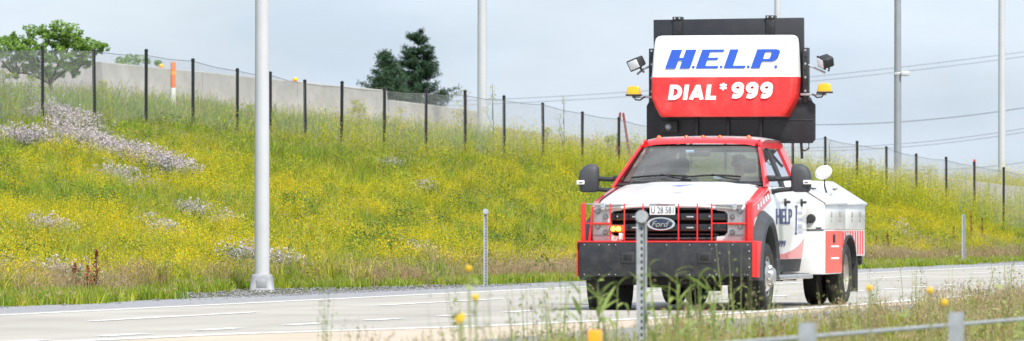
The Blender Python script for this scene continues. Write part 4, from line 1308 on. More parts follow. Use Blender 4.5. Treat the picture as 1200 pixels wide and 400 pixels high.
for i in range(len(tops) - 1):
    a, b = tops[i], tops[i + 1]
    L = math.hypot(b[0] - a[0], b[1] - a[1])
    bm = bmesh.new()
    hgt = FH - 0.08
    cell = 0.085
    def PT(u, w):
        t = u / L
        x = lerp(a[0], b[0], t) - A0[0]; y = lerp(a[1], b[1], t) - A0[1]
        sag = 0.03 * math.sin(math.pi * t)
        return (x, y, lerp(a[2], b[2], t) + 0.03 + w - sag)
    n = int((L + hgt) / cell)
    for k in range(n + 1):
        c = k * cell
        u0, w0, u1, w1 = (c, 0, c - hgt, hgt)
        if u0 > L: w0 = u0 - L; u0 = L
        if u1 < 0: w1 = hgt + u1; u1 = 0
        if w1 > w0 + 0.02:
            bm_wire(bm, PT(u0, w0), PT(u1, w1), 0.0026)
            bm_wire(bm, PT(L - u0, w0), PT(L - u1, w1), 0.0026)
    bm_wire(bm, PT(0, hgt), PT(L / 2, hgt), 0.008); bm_wire(bm, PT(L / 2, hgt), PT(L, hgt), 0.008)
    tag(from_bm('wire_mesh', bm, M['wire'], fence), kind='stuff')

# ------------------------------------------------------------------ concrete parapet and guard rail beyond the fence
FD = np.array([0.4856, 1.0]); FD /= np.linalg.norm(FD)
FN = np.array([-FD[1], FD[0]])
def behind(xpix, off):
    """point on a line parallel to the fence, off metres behind it, on the sight line of a picture column"""
    k = (xpix - 600) / FPX
    bx, by = -10.08 + FN[0] * off, 160 + FN[1] * off
    t = (k * by - bx) / (FD[0] - k * FD[1])
    return bx + FD[0] * t, by + FD[1] * t
def topz(ypix, Y): return CAM_H + (262 - ypix) * Y / FPX

def parapet(x0, y0, x1, y1, off, label, seglen=3.0, group='concrete parapets on the ramp'):
    a = behind(x0, off); b = behind(x1, off)
    za, zb = topz(y0, a[1]), topz(y1, b[1])
    t = empty('concrete_barrier', (a[0], a[1], za - 1.0))
    tag(t, label, 'barrier', group)
    L = math.hypot(b[0] - a[0], b[1] - a[1])
    n = max(1, round(L / seglen))
    d = np.array([b[0] - a[0], b[1] - a[1]]) / L
    nn = np.array([-d[1], d[0]])
    sect = [(-0.30, -1.5), (-0.30, -0.95), (-0.24, -0.86), (-0.13, -0.55), (-0.10, -0.02), (-0.08, 0.0), (0.10, 0.0), (0.12, -0.02), (0.14, -0.6), (0.28, -0.95), (0.28, -1.5)]
    for i in range(n):
        q0, q1 = i / n * L + 0.008, (i + 1) / n * L - 0.008
        rings = []
        for q in (q0, q1):
            zt = lerp(za, zb, q / L) - (za - 1.0) + random.uniform(-0.008, 0.008)
            rings.append([(d[0] * q + nn[0] * v, d[1] * q + nn[1] * v, zt + w) for v, w in sect])
        loft('barrier_section', rings, M['concrete_wall'], t, True, 20)
    return t
parapet(115, 72.5, 450, 106, 6.2, 'long grey concrete barrier behind the fence at upper left', 6.0)
parapet(-80, 66, 108, 77, 8.0, 'grey concrete barrier stretch behind the leafy tree at far left', 6.0)
parapet(452, 117, 566, 131, 7.2, 'low pale concrete barrier in front of the two evergreen trees', 3.2)

parapet(585, 150, 1290, 230, 6.5, 'low concrete barrier behind the fence along the right half of the bank', 5.0)

# orange channel marker, red marker, stakes, amber warning lamps
def marker(xp, ytop, off, h, r, label, name, m1, m2, cat):
    X, Y = behind(xp, off)
    z1 = topz(ytop, Y); z0 = z1 - h
    t = empty(name, (X, Y, z0)); tag(t, label, cat)
    lathe('tube', [(r, 0.22 * h), (r, h - 0.03), (r * 0.8, h), (0, h)], 'z', (0, 0, 0), m1, t, 14)
    lathe('foot', [(0, -0.5), (r * 1.02, -0.5), (r * 1.02, 0.22 * h), (0.0, 0.22 * h)], 'z', (0, 0, 0), m2, t, 14)
    if r > 0.05:
        lathe('band', [(r + 0.003, 0.62 * h), (r + 0.004, 0.64 * h), (r + 0.004, 0.70 * h), (r + 0.003, 0.72 * h)], 'z', (0, 0, 0), M['orange_reflector'], t, 14)
marker(203, 73, 3.6, 0.85, 0.068, 'orange plastic channel marker with white foot before the concrete barrier', 'channel_marker', M['orange_plastic'], M['white_print'], 'marker')
marker(1142, 187, 1.2, 0.95, 0.042, 'thin red marker post poking up behind the fence on the right', 'marker_post', M['red_bar'], M['orange_plastic'], 'marker')
for xp, yt, lean, lab in ((724.5, 132, -0.10, 'dark red wooden stake leaning left beside a fence post'), (734, 132.5, 0.16, 'dark red wooden stake leaning right beside a fence post')):
    X, Y = behind(xp, 1.5)
    z1 = topz(yt, Y)
    o = prism('wooden_stake', [(-0.03, -0.9), (0.03, -0.9), (0.03, 0.58), (0.0, 0.62), (-0.03, 0.58)], 'y', -0.02, 0.02, M['wood_stake'])
    o.location = (X, Y, z1 - 0.6); o.rotation_euler = (0, lean * -1.0, 0.3)
    tag(o, lab, 'stake')
for xp, yt, lab in ((189, 73.5, 'small amber warning lamp on the concrete barrier left of the marker'), (346, 91, 'small amber warning lamp on the concrete barrier right of the thick pole')):
    X, Y = behind(xp, 6.25)
    zt = topz(np.interp(xp, [115, 450], [72.5, 106]), Y)
    t = empty('warning_lamp', (X, Y, zt)); tag(t, lab, 'lamp', 'amber lamps on the barrier')
    lathe('lamp_head', [(0.0, 0.11), (0.045, 0.105), (0.07, 0.08), (0.075, 0.045), (0.07, 0.03), (0.0, 0.03)], 'z', (0, 0, 0), M['yellow_plastic'], t, 16)
    box('lamp_foot', -0.06, 0.06, -0.05, 0.05, 0.002, 0.035, M['orange_plastic'], t, 0.006)

# ------------------------------------------------------------------ overhead wires
def wire(pts, label, r=0.045):
    W3 = []
    for (x, y, Z) in pts:
        W3.append((px(x, Z), Z, CAM_H + (262 - y) * Z / FPX))
    a, b = Vector(W3[0]), Vector(W3[-1])
    path = []
    for k in range(25):
        t = k / 24
        p = a.lerp(b, t)
        p.z -= 4 * t * (1 - t) * 1.2
        path.append(p)
    o = tube('power_line', path, r, M['cable_dark'], None, 5)
    tag(o, label, 'power line', 'overhead wires')
wire([(380, 122, 620), (1300, 47, 560)], 'upper wire of the top pair crossing the sky behind the truck sign', 0.019)
wire([(380, 127, 620), (1300, 52.5, 560)], 'lower wire of the top pair crossing the sky behind the truck sign', 0.019)
wire([(860, 143, 560), (1320, 103, 520)], 'dark single wire at mid height in the sky right of the truck', 0.027)
wire([(860, 171, 560), (1320, 126, 520)], 'upper wire of the low pair in the sky right of the truck', 0.018)
wire([(860, 174.5, 560), (1320, 130.5, 520)], 'lower wire of the low pair in the sky right of the truck', 0.018)
wire([(980, 193, 560), (1320, 165, 520)], 'lowest wire just above the fence at far right', 0.017)

# ------------------------------------------------------------------ delineator posts
def delineator(X, Y, h, w, label, name='delineator_post', z0=None, round_top=False):
    z0 = float(wz(X, Y)) if z0 is None else z0
    t = empty(name, (X, Y, z0)); tag(t, label, 'post')
    bm = bmesh.new()
    U = [(-0.5, 0.0), (-0.36, 0.0), (-0.26, 0.36), (0.26, 0.36), (0.36, 0.0), (0.5, 0.0), (0.5, 0.05), (0.38, 0.05), (0.28, 0.42), (-0.28, 0.42), (-0.38, 0.05), (-0.5, 0.05)]
    A = [bm.verts.new((a * w, b * w, -0.4)) for a, b in U]; B = [bm.verts.new((a * w, b * w, h)) for a, b in U]
    bm.faces.new(A[::-1]); bm.faces.new(B)
    for i in range(12): bm.faces.new((A[i], A[(i + 1) % 12], B[(i + 1) % 12], B[i]))
    from_bm('channel', bm, M['galvanised'], t)
    for k in range(int(h / 0.05)):
        z = 0.06 + k * 0.05
        if z < h - 0.03:
            o = box('hole', -0.007, 0.007, 0.36 * w - 0.003, 0.36 * w + 0.001, z - 0.012, z + 0.012, M['underbody'], t, 0) if k == 0 else None
            if o: hole0 = o
            else:
                c = hole0.copy(); c.location = (0, 0, k * 0.05); col.objects.link(c); c.parent = t
    if round_top:
        lathe('reflector', [(0.0, -0.012), (0.045, -0.012), (0.05, -0.004), (0.05, 0.004), (0.0, 0.004)], 'y', (0, 0.0, h - 0.03), M['galvanised'], t, 18)
    return t
delineator(px(569, 110.5), 110.5, 1.30, 0.070, 'slim galvanised delineator post at the grass edge left of the truck', round_top=True)
delineator(px(1129, 171), 171, 1.30, 0.085, 'slim galvanised delineator post at the gravel edge right of the truck')
delineator(px(752, 50), 50, 1.12 + 0.11, 0.078, 'perforated steel channel post in the foreground before the truck grille', 'channel_post', z0=-0.11, round_top=True)
# orange reflector on a short post in the foreground
X, Y = px(697, 37), 37
z0 = float(wz(X, Y))
mk = empty('marker_post', (X, Y, z0)); tag(mk, 'short post with orange reflector in the weeds at the bottom edge', 'marker')
ztop = CAM_H - (387 - 262) * Y / FPX - z0
box('reflector', -0.038, 0.038, -0.012, 0.012, ztop - 0.16, ztop, M['orange_reflector'], mk, 0.006)
box('stem', -0.02, 0.02, 0.013, 0.03, -0.3, ztop - 0.02, M['galvanised'], mk, 0.003)

# ------------------------------------------------------------------ cable barrier in the foreground
cb0 = np.array([1.47, 33.0]); cbd = np.array([1.01, 4.0])
cb = empty('cable_barrier', (1.47, 33.0, float(wz(1.47, 33)))); tag(cb, 'steel cable barrier with galvanised posts across the bottom right foreground', 'barrier')
cz = cb.location.z
for k in range(-3, 7):
    c = cb0 + cbd * k
    o = prism('barrier_post', [(-0.038, -0.02), (0.038, -0.02), (0.038, 0.05), (0.030, 0.05), (0.030, -0.012), (-0.030, -0.012), (-0.030, 0.05), (-0.038, 0.05)], 'z', -0.5, (0.545 if k >= 0 else 0.48) - cz, M['galvanised'], cb, 0)
    o.location = (c[0] - 1.47, c[1] - 33.0, 0); o.rotation_euler = (0, 0, -0.25)
for w in (0.47, 0.33, 0.19):
    pa = cb0 + cbd * -3.5; pb = cb0 + cbd * 6.5
    tube('cable', [(pa[0] - 1.47 - 0.05, pa[1] - 33, w - cz), (pb[0] - 1.47 - 0.05, pb[1] - 33, w - cz)], 0.0105, M['galvanised'], cb, 8)

# ------------------------------------------------------------------ vegetation
M['grass_a'] = leaf_mat('grass_a', (0.22, 0.30, 0.022), (0.40, 0.42, 0.035), (0.44, 0.41, 0.09))
M['grass_green'] = leaf_mat('grass_green', (0.17, 0.29, 0.028), (0.30, 0.39, 0.045), (0.38, 0.38, 0.09))
M['grass_tan'] = leaf_mat('grass_tan', (0.36, 0.29, 0.14), (0.46, 0.35, 0.19), (0.42, 0.22, 0.13))
M['seed_tan'] = leaf_mat('seed_tan', (0.46, 0.33, 0.19), (0.50, 0.40, 0.25), (0.38, 0.18, 0.12))
M['forb'] = leaf_mat('forb', (0.06, 0.13, 0.025), (0.14, 0.22, 0.04), (0.24, 0.29, 0.06))  # leaf green deepened so the colour imitates shaded hollows between plants
M['forb_light'] = leaf_mat('forb_light', (0.26, 0.35, 0.025), (0.43, 0.45, 0.03), (0.50, 0.46, 0.04))
M['yellow_flower'] = leaf_mat('yellow_flower', (0.58, 0.46, 0.012), (0.74, 0.58, 0.015), (0.80, 0.50, 0.01), trans=0.25)
M['vetch_leaf'] = leaf_mat('vetch_leaf', (0.10, 0.16, 0.05), (0.17, 0.23, 0.075))
M['vetch_flower'] = leaf_mat('vetch_flower', (0.48, 0.42, 0.43), (0.64, 0.58, 0.56), (0.50, 0.38, 0.42), trans=0.2)
M['dock'] = leaf_mat('dock', (0.24, 0.05, 0.02), (0.30, 0.08, 0.03), trans=0.1)
M['tree_leaf'] = leaf_mat('tree_leaf', (0.19, 0.33, 0.06), (0.24, 0.38, 0.08))
M['conifer_leaf'] = leaf_mat('conifer_leaf', (0.030, 0.068, 0.034), (0.04, 0.085, 0.04), trans=0.15)
M['conifer_pale'] = leaf_mat('conifer_pale', (0.05, 0.10, 0.05), (0.06, 0.11, 0.055), trans=0.15)
M['weed_leaf'] = leaf_mat('weed_leaf', (0.24, 0.34, 0.08), (0.33, 0.41, 0.13), trans=0.4)
M['weed_stem'] = leaf_mat('weed_stem', (0.22, 0.29, 0.08), (0.30, 0.33, 0.12), trans=0.2)
M['gold_flower'] = leaf_mat('gold_flower', (0.85, 0.55, 0.03), (0.88, 0.64, 0.05), trans=0.2)

class Geo:
    def __init__(s): s.v = []; s.f = []; s.m = []
    def quad(s, c, a, b, mi):
        k = len(s.v); s.v += [c - a, c - b * 0.6, c + a, c + b * 0.6]; s.f.append((k, k + 1, k + 2, k + 3)); s.m.append(mi)
    def blade(s, base, tip, mid, w, mi):
        k = len(s.v)
        d = tip - base
        side = Vector((-d.y, d.x, 0)) 
        if side.length < 1e-4: side = Vector((random.uniform(-1, 1), random.uniform(-1, 1), 0))
        side.normalize(); 
        side.rotate(Euler((0, 0, random.uniform(-1.2, 1.2))))
        side *= w / 2
        s.v += [base - side, base + side, mid + side * 0.9, mid - side * 0.9, tip]
        s.f += [(k, k + 1, k + 2, k + 3), (k + 3, k + 2, k + 4)]; s.m += [mi, mi]
    def mesh(s, name, mats):
        me = bpy.data.meshes.new(name)
        me.from_pydata([tuple(v) for v in s.v], [], s.f)
        for m in mats: me.materials.append(m)
        me.polygons.foreach_set('material_index', s.m)
        me.update()
        return me

def rv(a=1.0): return Vector((random.uniform(-a, a), random.uniform(-a, a), random.uniform(-a, a)))
def rdir():
    v = rv()
    while v.length < 0.1: v = rv()
    return v.normalized()
def leafquad(g, c, L, W, mi, up=0.3):
    d = rdir(); d.z = d.z * 0.6 + up; d.normalize()
    e = d.cross(rdir()).normalized()
    g.quad(c, d * L / 2, e * W / 2, mi)

def g_grass(n, h, rad, w, mats, seed=0, heads=0, name='grass_tuft'):
    g = Geo()
    for i in range(n):
        a = random.uniform(0, 6.283); r = rad * math.sqrt(random.random())
        b = Vector((r * math.cos(a), r * math.sin(a), -0.03))
        hh = h * random.uniform(0.55, 1.1)
        lean = Vector((random.gauss(0, 0.28), random.gauss(0, 0.28), 0)) * hh
        tip = b + lean + Vector((0, 0, hh)); mid = b + lean * 0.32 + Vector((0, 0, hh * 0.58))
        g.blade(b, tip, mid, w * random.uniform(0.7, 1.4), 0)
        if i < heads:
            for k in range(5):
                leafquad(g, tip - (tip - mid) * random.uniform(0, 0.45) + rv(0.012), 0.045, 0.014, 1, 0.8)
    return g.mesh(name, mats)
def g_forb(n, h, rad, L, mats, name='leafy_clump'):
    g = Geo()
    for i in range(n):
        a = random.uniform(0, 6.283); r = rad * math.sqrt(random.random())
        z = h * random.uniform(0.1, 1.0) * (1 - 0.45 * (r / rad) ** 2)
        leafquad(g, Vector((r * math.cos(a), r * math.sin(a), z)), L * random.uniform(0.6, 1.4), L * random.uniform(0.35, 0.6), 0)
    return g.mesh(name, mats)
def g_flower(nst, h, rad, nfl, fs, nlf, mats, name='flowering_plant', top=0.30):
    g = Geo()
    for i in range(nst):
        a = random.uniform(0, 6.283); r = rad * math.sqrt(random.random())
        b = Vector((r * 0.5 * math.cos(a), r * 0.5 * math.sin(a), -0.03)); hh = h * random.uniform(0.7, 1.1)
        t = Vector((r * math.cos(a), r * math.sin(a), hh))
        g.blade(b, t, (b + t) / 2 + rv(0.02), 0.007, 0)
        for k in range(nlf // nst):
            q = random.uniform(0.15, 0.85)
            c = b.lerp(t, q)
            leafquad(g, c + rv(0.04), random.uniform(0.03, 0.065), random.uniform(0.012, 0.03), 0)
        for k in range(nfl // nst):
            q = random.uniform(1 - top, 1.03)
            c = b.lerp(t, q) + Vector((random.gauss(0, 0.035), random.gauss(0, 0.035), random.gauss(0, 0.015)))
            leafquad(g, c, fs * random.uniform(0.6, 1.4), fs * random.uniform(0.7, 1.3), 1, 0.5)
    return g.mesh(name, mats)
def g_vetch(mats):
    g = Geo()
    for i in range(70):
        a = random.uniform(0, 6.283); r = 0.3 * math.sqrt(random.random())
        z = 0.26 * random.uniform(0.2, 1.0) * (1 - 0.4 * (r / 0.3) ** 2)
        leafquad(g, Vector((r * math.cos(a), r * math.sin(a), z)), random.uniform(0.03, 0.06), random.uniform(0.012, 0.022), 0)
    for i in range(11):
        a = random.uniform(0, 6.283); r = 0.3 * math.sqrt(random.random())
        c = Vector((r * math.cos(a), r * math.sin(a), 0.30 * (1 - 0.4 * (r / 0.3) ** 2) * random.uniform(0.75, 1.1)))
        for k in range(5): leafquad(g, c + rv(0.016), random.uniform(0.018, 0.036), random.uniform(0.018, 0.032), 1, 0.3)
    return g.mesh('vetch_clump', mats)

def proto(me):
    return bpy.data.objects.new(me.name, me)      # never linked to the scene: only a source for the scatter

def scatter(name, protos, pts, scl, tilt=0.10):
    N = len(pts)
    me = bpy.data.meshes.new(name)
    me.vertices.add(N)
    me.vertices.foreach_set('co', np.asarray(pts, dtype=np.float32).ravel())
    def attr(nm, typ, data, key):
        a = me.attributes.new(nm, typ, 'POINT'); a.data.foreach_set(key, data)
    attr('pick', 'INT', rng.integers(0, len(protos), N).astype(np.int32), 'value')
    rot = np.stack([rng.normal(0, tilt, N), rng.normal(0, tilt, N), rng.uniform(0, 6.283, N)], -1).astype(np.float32)
    attr('turn', 'FLOAT_VECTOR', rot.ravel(), 'vector')
    sc = np.stack([scl * rng.uniform(0.85, 1.15, N), scl * rng.uniform(0.85, 1.15, N), scl * rng.uniform(0.8, 1.25, N)], -1).astype(np.float32)
    attr('size', 'FLOAT_VECTOR', sc.ravel(), 'vector')
    o = link(name, me)
    ng = bpy.data.node_groups.new(name, 'GeometryNodeTree')
    ng.interface.new_socket('Geometry', in_out='INPUT', socket_type='NodeSocketGeometry')
    ng.interface.new_socket('Geometry', in_out='OUTPUT', socket_type='NodeSocketGeometry')
    n = ng.nodes; l = ng.links.new
    gi = n.new('NodeGroupInput'); go = n.new('NodeGroupOutput')
    ip = n.new('GeometryNodeInstanceOnPoints')
    jn = n.new('GeometryNodeJoinGeometry')
    for p in protos:
        oi = n.new('GeometryNodeObjectInfo')
        oi.inputs['Object'].default_value = p
        oi.inputs['As Instance'].default_value = True
        l(oi.outputs['Geometry'], jn.inputs['Geometry'])
    def na(nm, typ):
        a = n.new('GeometryNodeInputNamedAttribute'); a.data_type = typ; a.inputs['Name'].default_value = nm
        return a.outputs['Attribute']
    l(gi.outputs[0], ip.inputs['Points']); l(jn.outputs['Geometry'], ip.inputs['Instance'])
    ip.inputs['Pick Instance'].default_value = True
    l(na('pick', 'INT'), ip.inputs['Instance Index'])
    er = n.new('FunctionNodeEulerToRotation'); l(na('turn', 'FLOAT_VECTOR'), er.inputs[0])
    l(er.outputs[0], ip.inputs['Rotation'])
    l(na('size', 'FLOAT_VECTOR'), ip.inputs['Scale'])
    l(ip.outputs['Instances'], go.inputs[0])
    md = o.modifiers.new('scatter', 'NODES'); md.node_group = ng
    return o

def sample(dens, s0, s1, pf0, pf1, keep=None, margin=130, ycut=None):
    """random points in the (s, p) band; keep(s, p) gives a 0..1 acceptance"""
    n = int((s1 - s0) * 34 * dens)
    s = rng.uniform(s0, s1, n); p = rng.uniform(-22, 34, n) if False else None
    lo = pf0(s); hi = pf1(s)
    W = float(np.max(pf1(np.linspace(s0, s1, 200)) - pf0(np.linspace(s0, s1, 200))))
    n = int((s1 - s0) * W * dens)
    s = rng.uniform(s0, s1, n); lo = pf0(s); hi = pf1(s)
    q = rng.uniform(0, W, n)
    ok = q < (hi - lo); s = s[ok]; p = lo[ok] + q[ok]
    x, y = wxy(s, p)
    xp = 600 + x / y * FPX
    ok = (xp > -margin) & (xp < 1200 + margin) & (y > 3)
    s, p, x, y = s[ok], p[ok], x[ok], y[ok]
    if keep is not None:
        ok = rng.random(len(s)) < keep(s, p); s, p, x, y = s[ok], p[ok], x[ok], y[ok]
    z = gz(s, p)
    return s, p, np.stack([x, y, z], -1)

# smooth value noise in (s, p)
def vnoise(seed, sc):
    r = np.random.default_rng(seed); G = r.random((64, 64))
    def f(s, p):
        a = np.asarray(s) / sc + 400.3; b = np.asarray(p) / (sc * 0.5) + 400.7
        i = np.floor(a).astype(int); j = np.floor(b).astype(int); u = a - i; v = b - j
        u = u * u * (3 - 2 * u); v = v * v * (3 - 2 * v)
        g = lambda ii, jj: G[ii % 64, jj % 64]
        return (g(i, j) * (1 - u) + g(i + 1, j) * u) * (1 - v) + (g(i, j + 1) * (1 - u) + g(i + 1, j + 1) * u) * v
    return f
nA, nB, nC, nD = vnoise(1, 9.0), vnoise(2, 3.2), vnoise(3, 5.0), vnoise(4, 14.0)

# patches of crown vetch read off the photograph: (picture column, row, half-width px, half-height px)
def unproject(xp, yp, s_lo=-5, s_hi=200):
    """ground point on the bank seen at a picture position: walk along the sight line until it meets the ground"""
    k = (xp - 600) / FPX; m = (262 - yp) / FPX
    for Y in np.arange(80, 260, 0.25):
        if float(wz(k * Y, Y)) >= CAM_H + m * Y - 0.12 and sp(k * Y, Y)[1] > 0.3: return k * Y, Y
    return k * 150, 150
VETCH = [
    ('wide white crown vetch patch high on the bank at far left', [(5, 125, 26), (25, 118, 24), (48, 135, 26), (70, 150, 26), (90, 165, 26)]),
    ('pale crown vetch drift running down the bank below the first fence posts', [(80, 172, 22), (110, 177, 22), (135, 187, 24), (160, 192, 22), (185, 200, 20), (208, 208, 18)]),
    ('small crown vetch patch below the pale drift', [(125, 213, 14), (145, 219, 16), (162, 225, 12)]),
    ('crown vetch clump above the yellow flowers near the left edge', [(48, 276, 12), (62, 281, 12)]),
    ('crown vetch patch on the bank left of the thick pole', [(222, 254, 12), (240, 261, 14), (262, 270, 12)]),
    ('thin crown vetch streak in the middle of the left bank', [(178, 276, 8), (192, 281, 10), (203, 285, 7)]),
    ('crown vetch strip above the roadside grass at lower left', [(5, 328, 12), (25, 330, 12), (60, 330, 14), (78, 334, 12), (98, 336, 10)]),
    ('crown vetch patch behind the base of the thick pole', [(280, 310, 12), (296, 312, 12), (325, 318, 14), (340, 322, 12)]),
    ('little crown vetch tuft high on the middle bank', [(455, 198, 7), (498, 228, 6)]),
    ('pale mixed flower tuft above the grass in the middle', [(490, 305, 10), (505, 312, 8)]),
    ('crown vetch tuft right of the truck near the verge', [(1052, 272, 6), (1056, 282, 7)]),
]
vp = [proto(g_vetch([M['vetch_leaf'], M['vetch_flower']])) for _ in range(4)]
vetch_xy = []
for lab, blobs in VETCH:
    P = []
    for (xp, yp, r) in blobs:
        X, Y = unproject(xp, yp)
        s0, p0 = sp(X, Y)
        rm_ = r * Y / FPX
        n = max(10, int(rm_ * 60 * max(rm_, 0.25) * (13 if lab in (VETCH[0][0], VETCH[1][0]) else 9.5)))
        for _ in range(n):
            a = random.uniform(0, 6.283); q = math.sqrt(random.random())
            x = X + rm_ * 1.15 * q * math.cos(a); y = Y + rm_ * 2.2 * q * math.sin(a)
            P.append((x, y, float(wz(x, y)) + 0.02))
        vetch_xy.append((X, Y, rm_ * (1.0 if lab in (VETCH[0][0], VETCH[1][0]) else 0.85)))
    o = scatter('crown_vetch', vp, np.array(P), (1.7 if 'far left' in lab else 1.45 if lab == VETCH[1][0] else 1.3) * rng.uniform(0.6, 1.15, len(P)), 0.12)
    tag(o, lab, 'flowers', 'crown vetch patches on the bank', 'stuff')
def clear_vetch(x, y):
    k = np.ones(len(x))
    for (X, Y, r) in vetch_xy:
        d = ((x - X) / (r * 1.05)) ** 2 + ((y - Y + 1.6) / (r * 2.1 + 1.8)) ** 2
        k = np.minimum(k, np.clip(d - 0.35, 0.22, 1))
    return k

verge_lo = lambda s: np.interp(s, [4, 11, 14, 24, 29, 40, 60, 90, 110, 140], [.35, .6, 2.3, 2.6, 1.3, .8, .4, .4, .9, 1.1])
bank_lo = lambda s: np.maximum(2.0, verge_lo(s) + 0.35)
bank_hi = lambda s: fence_p(s) + 5.5
def tfrac(s, p): return (p - 2) / (fence_p(s) - 2)
def kv(s, p):
    x, y = wxy(s, p); return clear_vetch(x, y)
def lush(s, p):            # upper left of the bank is green grass with few yellow flowers
    return np.clip((tfrac(s, p) - 0.52) * 2.4, 0, 1) * np.clip((104 - s) / 22, 0, 1)

nE, nF, nG = vnoise(5, 1.7), vnoise(6, 2.6), vnoise(7, 6.5)
def sharp(v, lo, hi): return np.clip((v - lo) / (hi - lo), 0, 1)

gp = [proto(g_grass(30, h_, 0.16, w_, [M['grass_a'], M['seed_tan']], heads=hd)) for h_, w_, hd in ((0.36, 0.010, 1), (0.46, 0.012, 1), (0.55, 0.009, 3), (0.30, 0.014, 0))]
s, p, P = sample(20, -14, 190, bank_lo, bank_hi, lambda s, p: kv(s, p) * np.clip(0.06 + nB(s, p) * 0.45 + lush(s, p) * 0.9, 0, 1))
sc = 0.55 + 0.75 * nE(s, p) * (0.6 + 0.8 * nC(s, p))
tag(scatter('bank_grass', gp, P, sc), 'yellowish green grass covering the sloping bank', 'grass', kind='stuff')
gpg = [proto(g_grass(34, h_, 0.15, 0.011, [M['grass_green'], M['seed_tan']], heads=2)) for h_ in (0.36, 0.48, 0.6)]
s, p, P = sample(13, -14, 190, bank_lo, bank_hi, lambda s, p: kv(s, p) * np.clip(sharp(nG(s, p), 0.50, 0.80) * 0.6 + lush(s, p) * 0.55, 0.02, 0.95))
tag(scatter('green_bank_grass', gpg, P, 0.55 + 0.7 * nE(s, p)), 'taller fresh green grass in patches on the bank', 'grass', kind='stuff')

fp_ = [proto(g_forb(n_, h_, r_, L_, [M['forb']])) for n_, h_, r_, L_ in ((48, 0.34, 0.22, 0.055), (60, 0.45, 0.24, 0.07), (44, 0.26, 0.2, 0.042))]
s, p, P = sample(12, -14, 190, bank_lo, bank_hi, lambda s, p: kv(s, p) * np.clip(sharp(nF(s, p), 0.54, 0.72), 0.05, 0.9))
tag(scatter('leafy_ground_cover', fp_, P, 0.6 + 0.6 * nC(s, p)), 'low leafy weeds in green darkened to imitate shaded hollows on the bank', 'weeds', kind='stuff')
# leafy mounds of taller weeds
mp_ = [proto(g_forb(330, h_, 0.42, 0.055, [m_], 'weed_mound')) for h_, m_ in ((0.6, M['forb']), (0.75, M['forb_light']), (0.5, M['forb']))]  # the dark mounds paint shade gaps into the growth
s, p, P = sample(1.3, -14, 190, bank_lo, bank_hi, lambda s, p: kv(s, p) * sharp(nF(s + 31, p), 0.30, 0.75))
tag(scatter('weed_mounds', mp_, P, 0.5 + 0.75 * rng.random(len(P))), 'rounded leafy weed mounds dotted over the bank', 'weeds', kind='stuff')

lp_ = [proto(g_forb(n_, h_, 0.20, L_, [M['forb_light']])) for n_, h_, L_ in ((60, 0.40, 0.038), (70, 0.52, 0.032), (46, 0.3, 0.05))]
s, p, P = sample(26, -14, 190, bank_lo, bank_hi, lambda s, p: kv(s, p) * np.clip(sharp(nD(s, p), 0.15, 0.7) * 0.6 + 0.5 * nE(s, p), 0.15, 0.9) * (1 - 0.45 * lush(s, p)))
tag(scatter('pale_ground_cover', lp_, P, 0.5 + 0.75 * nB(s, p)), 'pale yellow green leafy plants spread over the bank', 'weeds', kind='stuff')

yp_ = [proto(g_flower(k_, h_, r_, n_, fs_, 42, [M['forb_light'], M['yellow_flower']], top=t_)) for k_, h_, r_, n_, fs_, t_ in ((7, 0.42, 0.17, 90, 0.015, 0.35), (5, 0.55, 0.14, 70, 0.020, 0.25), (9, 0.36, 0.20, 120, 0.012, 0.45), (6, 0.62, 0.16, 110, 0.016, 0.5), (8, 0.48, 0.2, 60, 0.024, 0.2))]
s, p, P = sample(28, -14, 190, bank_lo, bank_hi, lambda s, p: kv(s, p) * np.clip(sharp(nB(s, p) * 0.45 + nA(s, p) * 0.55 + 0.35 * (nE(s, p) - 0.5), 0.37, 0.56), 0.07, 0.95) * (1 - 0.90 * lush(s, p)))
tag(scatter('yellow_flowers', yp_, P, 0.5 + 0.7 * nE(s + 9, p)), 'masses of small yellow flowers blooming across the bank', 'flowers', kind='stuff')

# taller airy growth along and behind the fence
tp_ = [proto(g_flower(6, 0.95, 0.20, 54, 0.018, 90, [M['forb_light'], M['yellow_flower']], 'tall_weed', 0.5)) for _ in range(4)]
s, p, P = sample(10, 55, 190, lambda s: fence_p(s) - 2.0, lambda s: fence_p(s) + 4.5, lambda s, p: np.clip((nA(s, p) - 0.2) * 1.9, 0.12, 1) * np.clip((s - 62) / 40, 0.15, 1))
tag(scatter('tall_weeds', tp_, P, 0.65 + 0.6 * nC(s, p) + 0.45 * np.clip((s - 95) / 20, 0, 1)), 'tall airy yellow green weeds growing along the fence line', 'weeds', kind='stuff')
gp2 = [proto(g_grass(26, 0.50, 0.15, 0.010, [M['grass_green'], M['seed_tan']], heads=2)) for _ in range(3)]
s, p, P = sample(14, 40, 140, lambda s: fence_p(s) - 3.0, lambda s: fence_p(s) + 5.5, lambda s, p: kv(s, p) * np.clip((112 - s) / 24, 0.12, 0.9) * np.clip(nB(s, p) + 0.25, 0, 1))
tag(scatter('tall_bank_grass', gp2, P, 0.75 + 0.4 * nC(s, p) + 1.0 * (p > fence_p(s) + 1.2)), 'taller green grass around the fence at upper left', 'grass', kind='stuff')

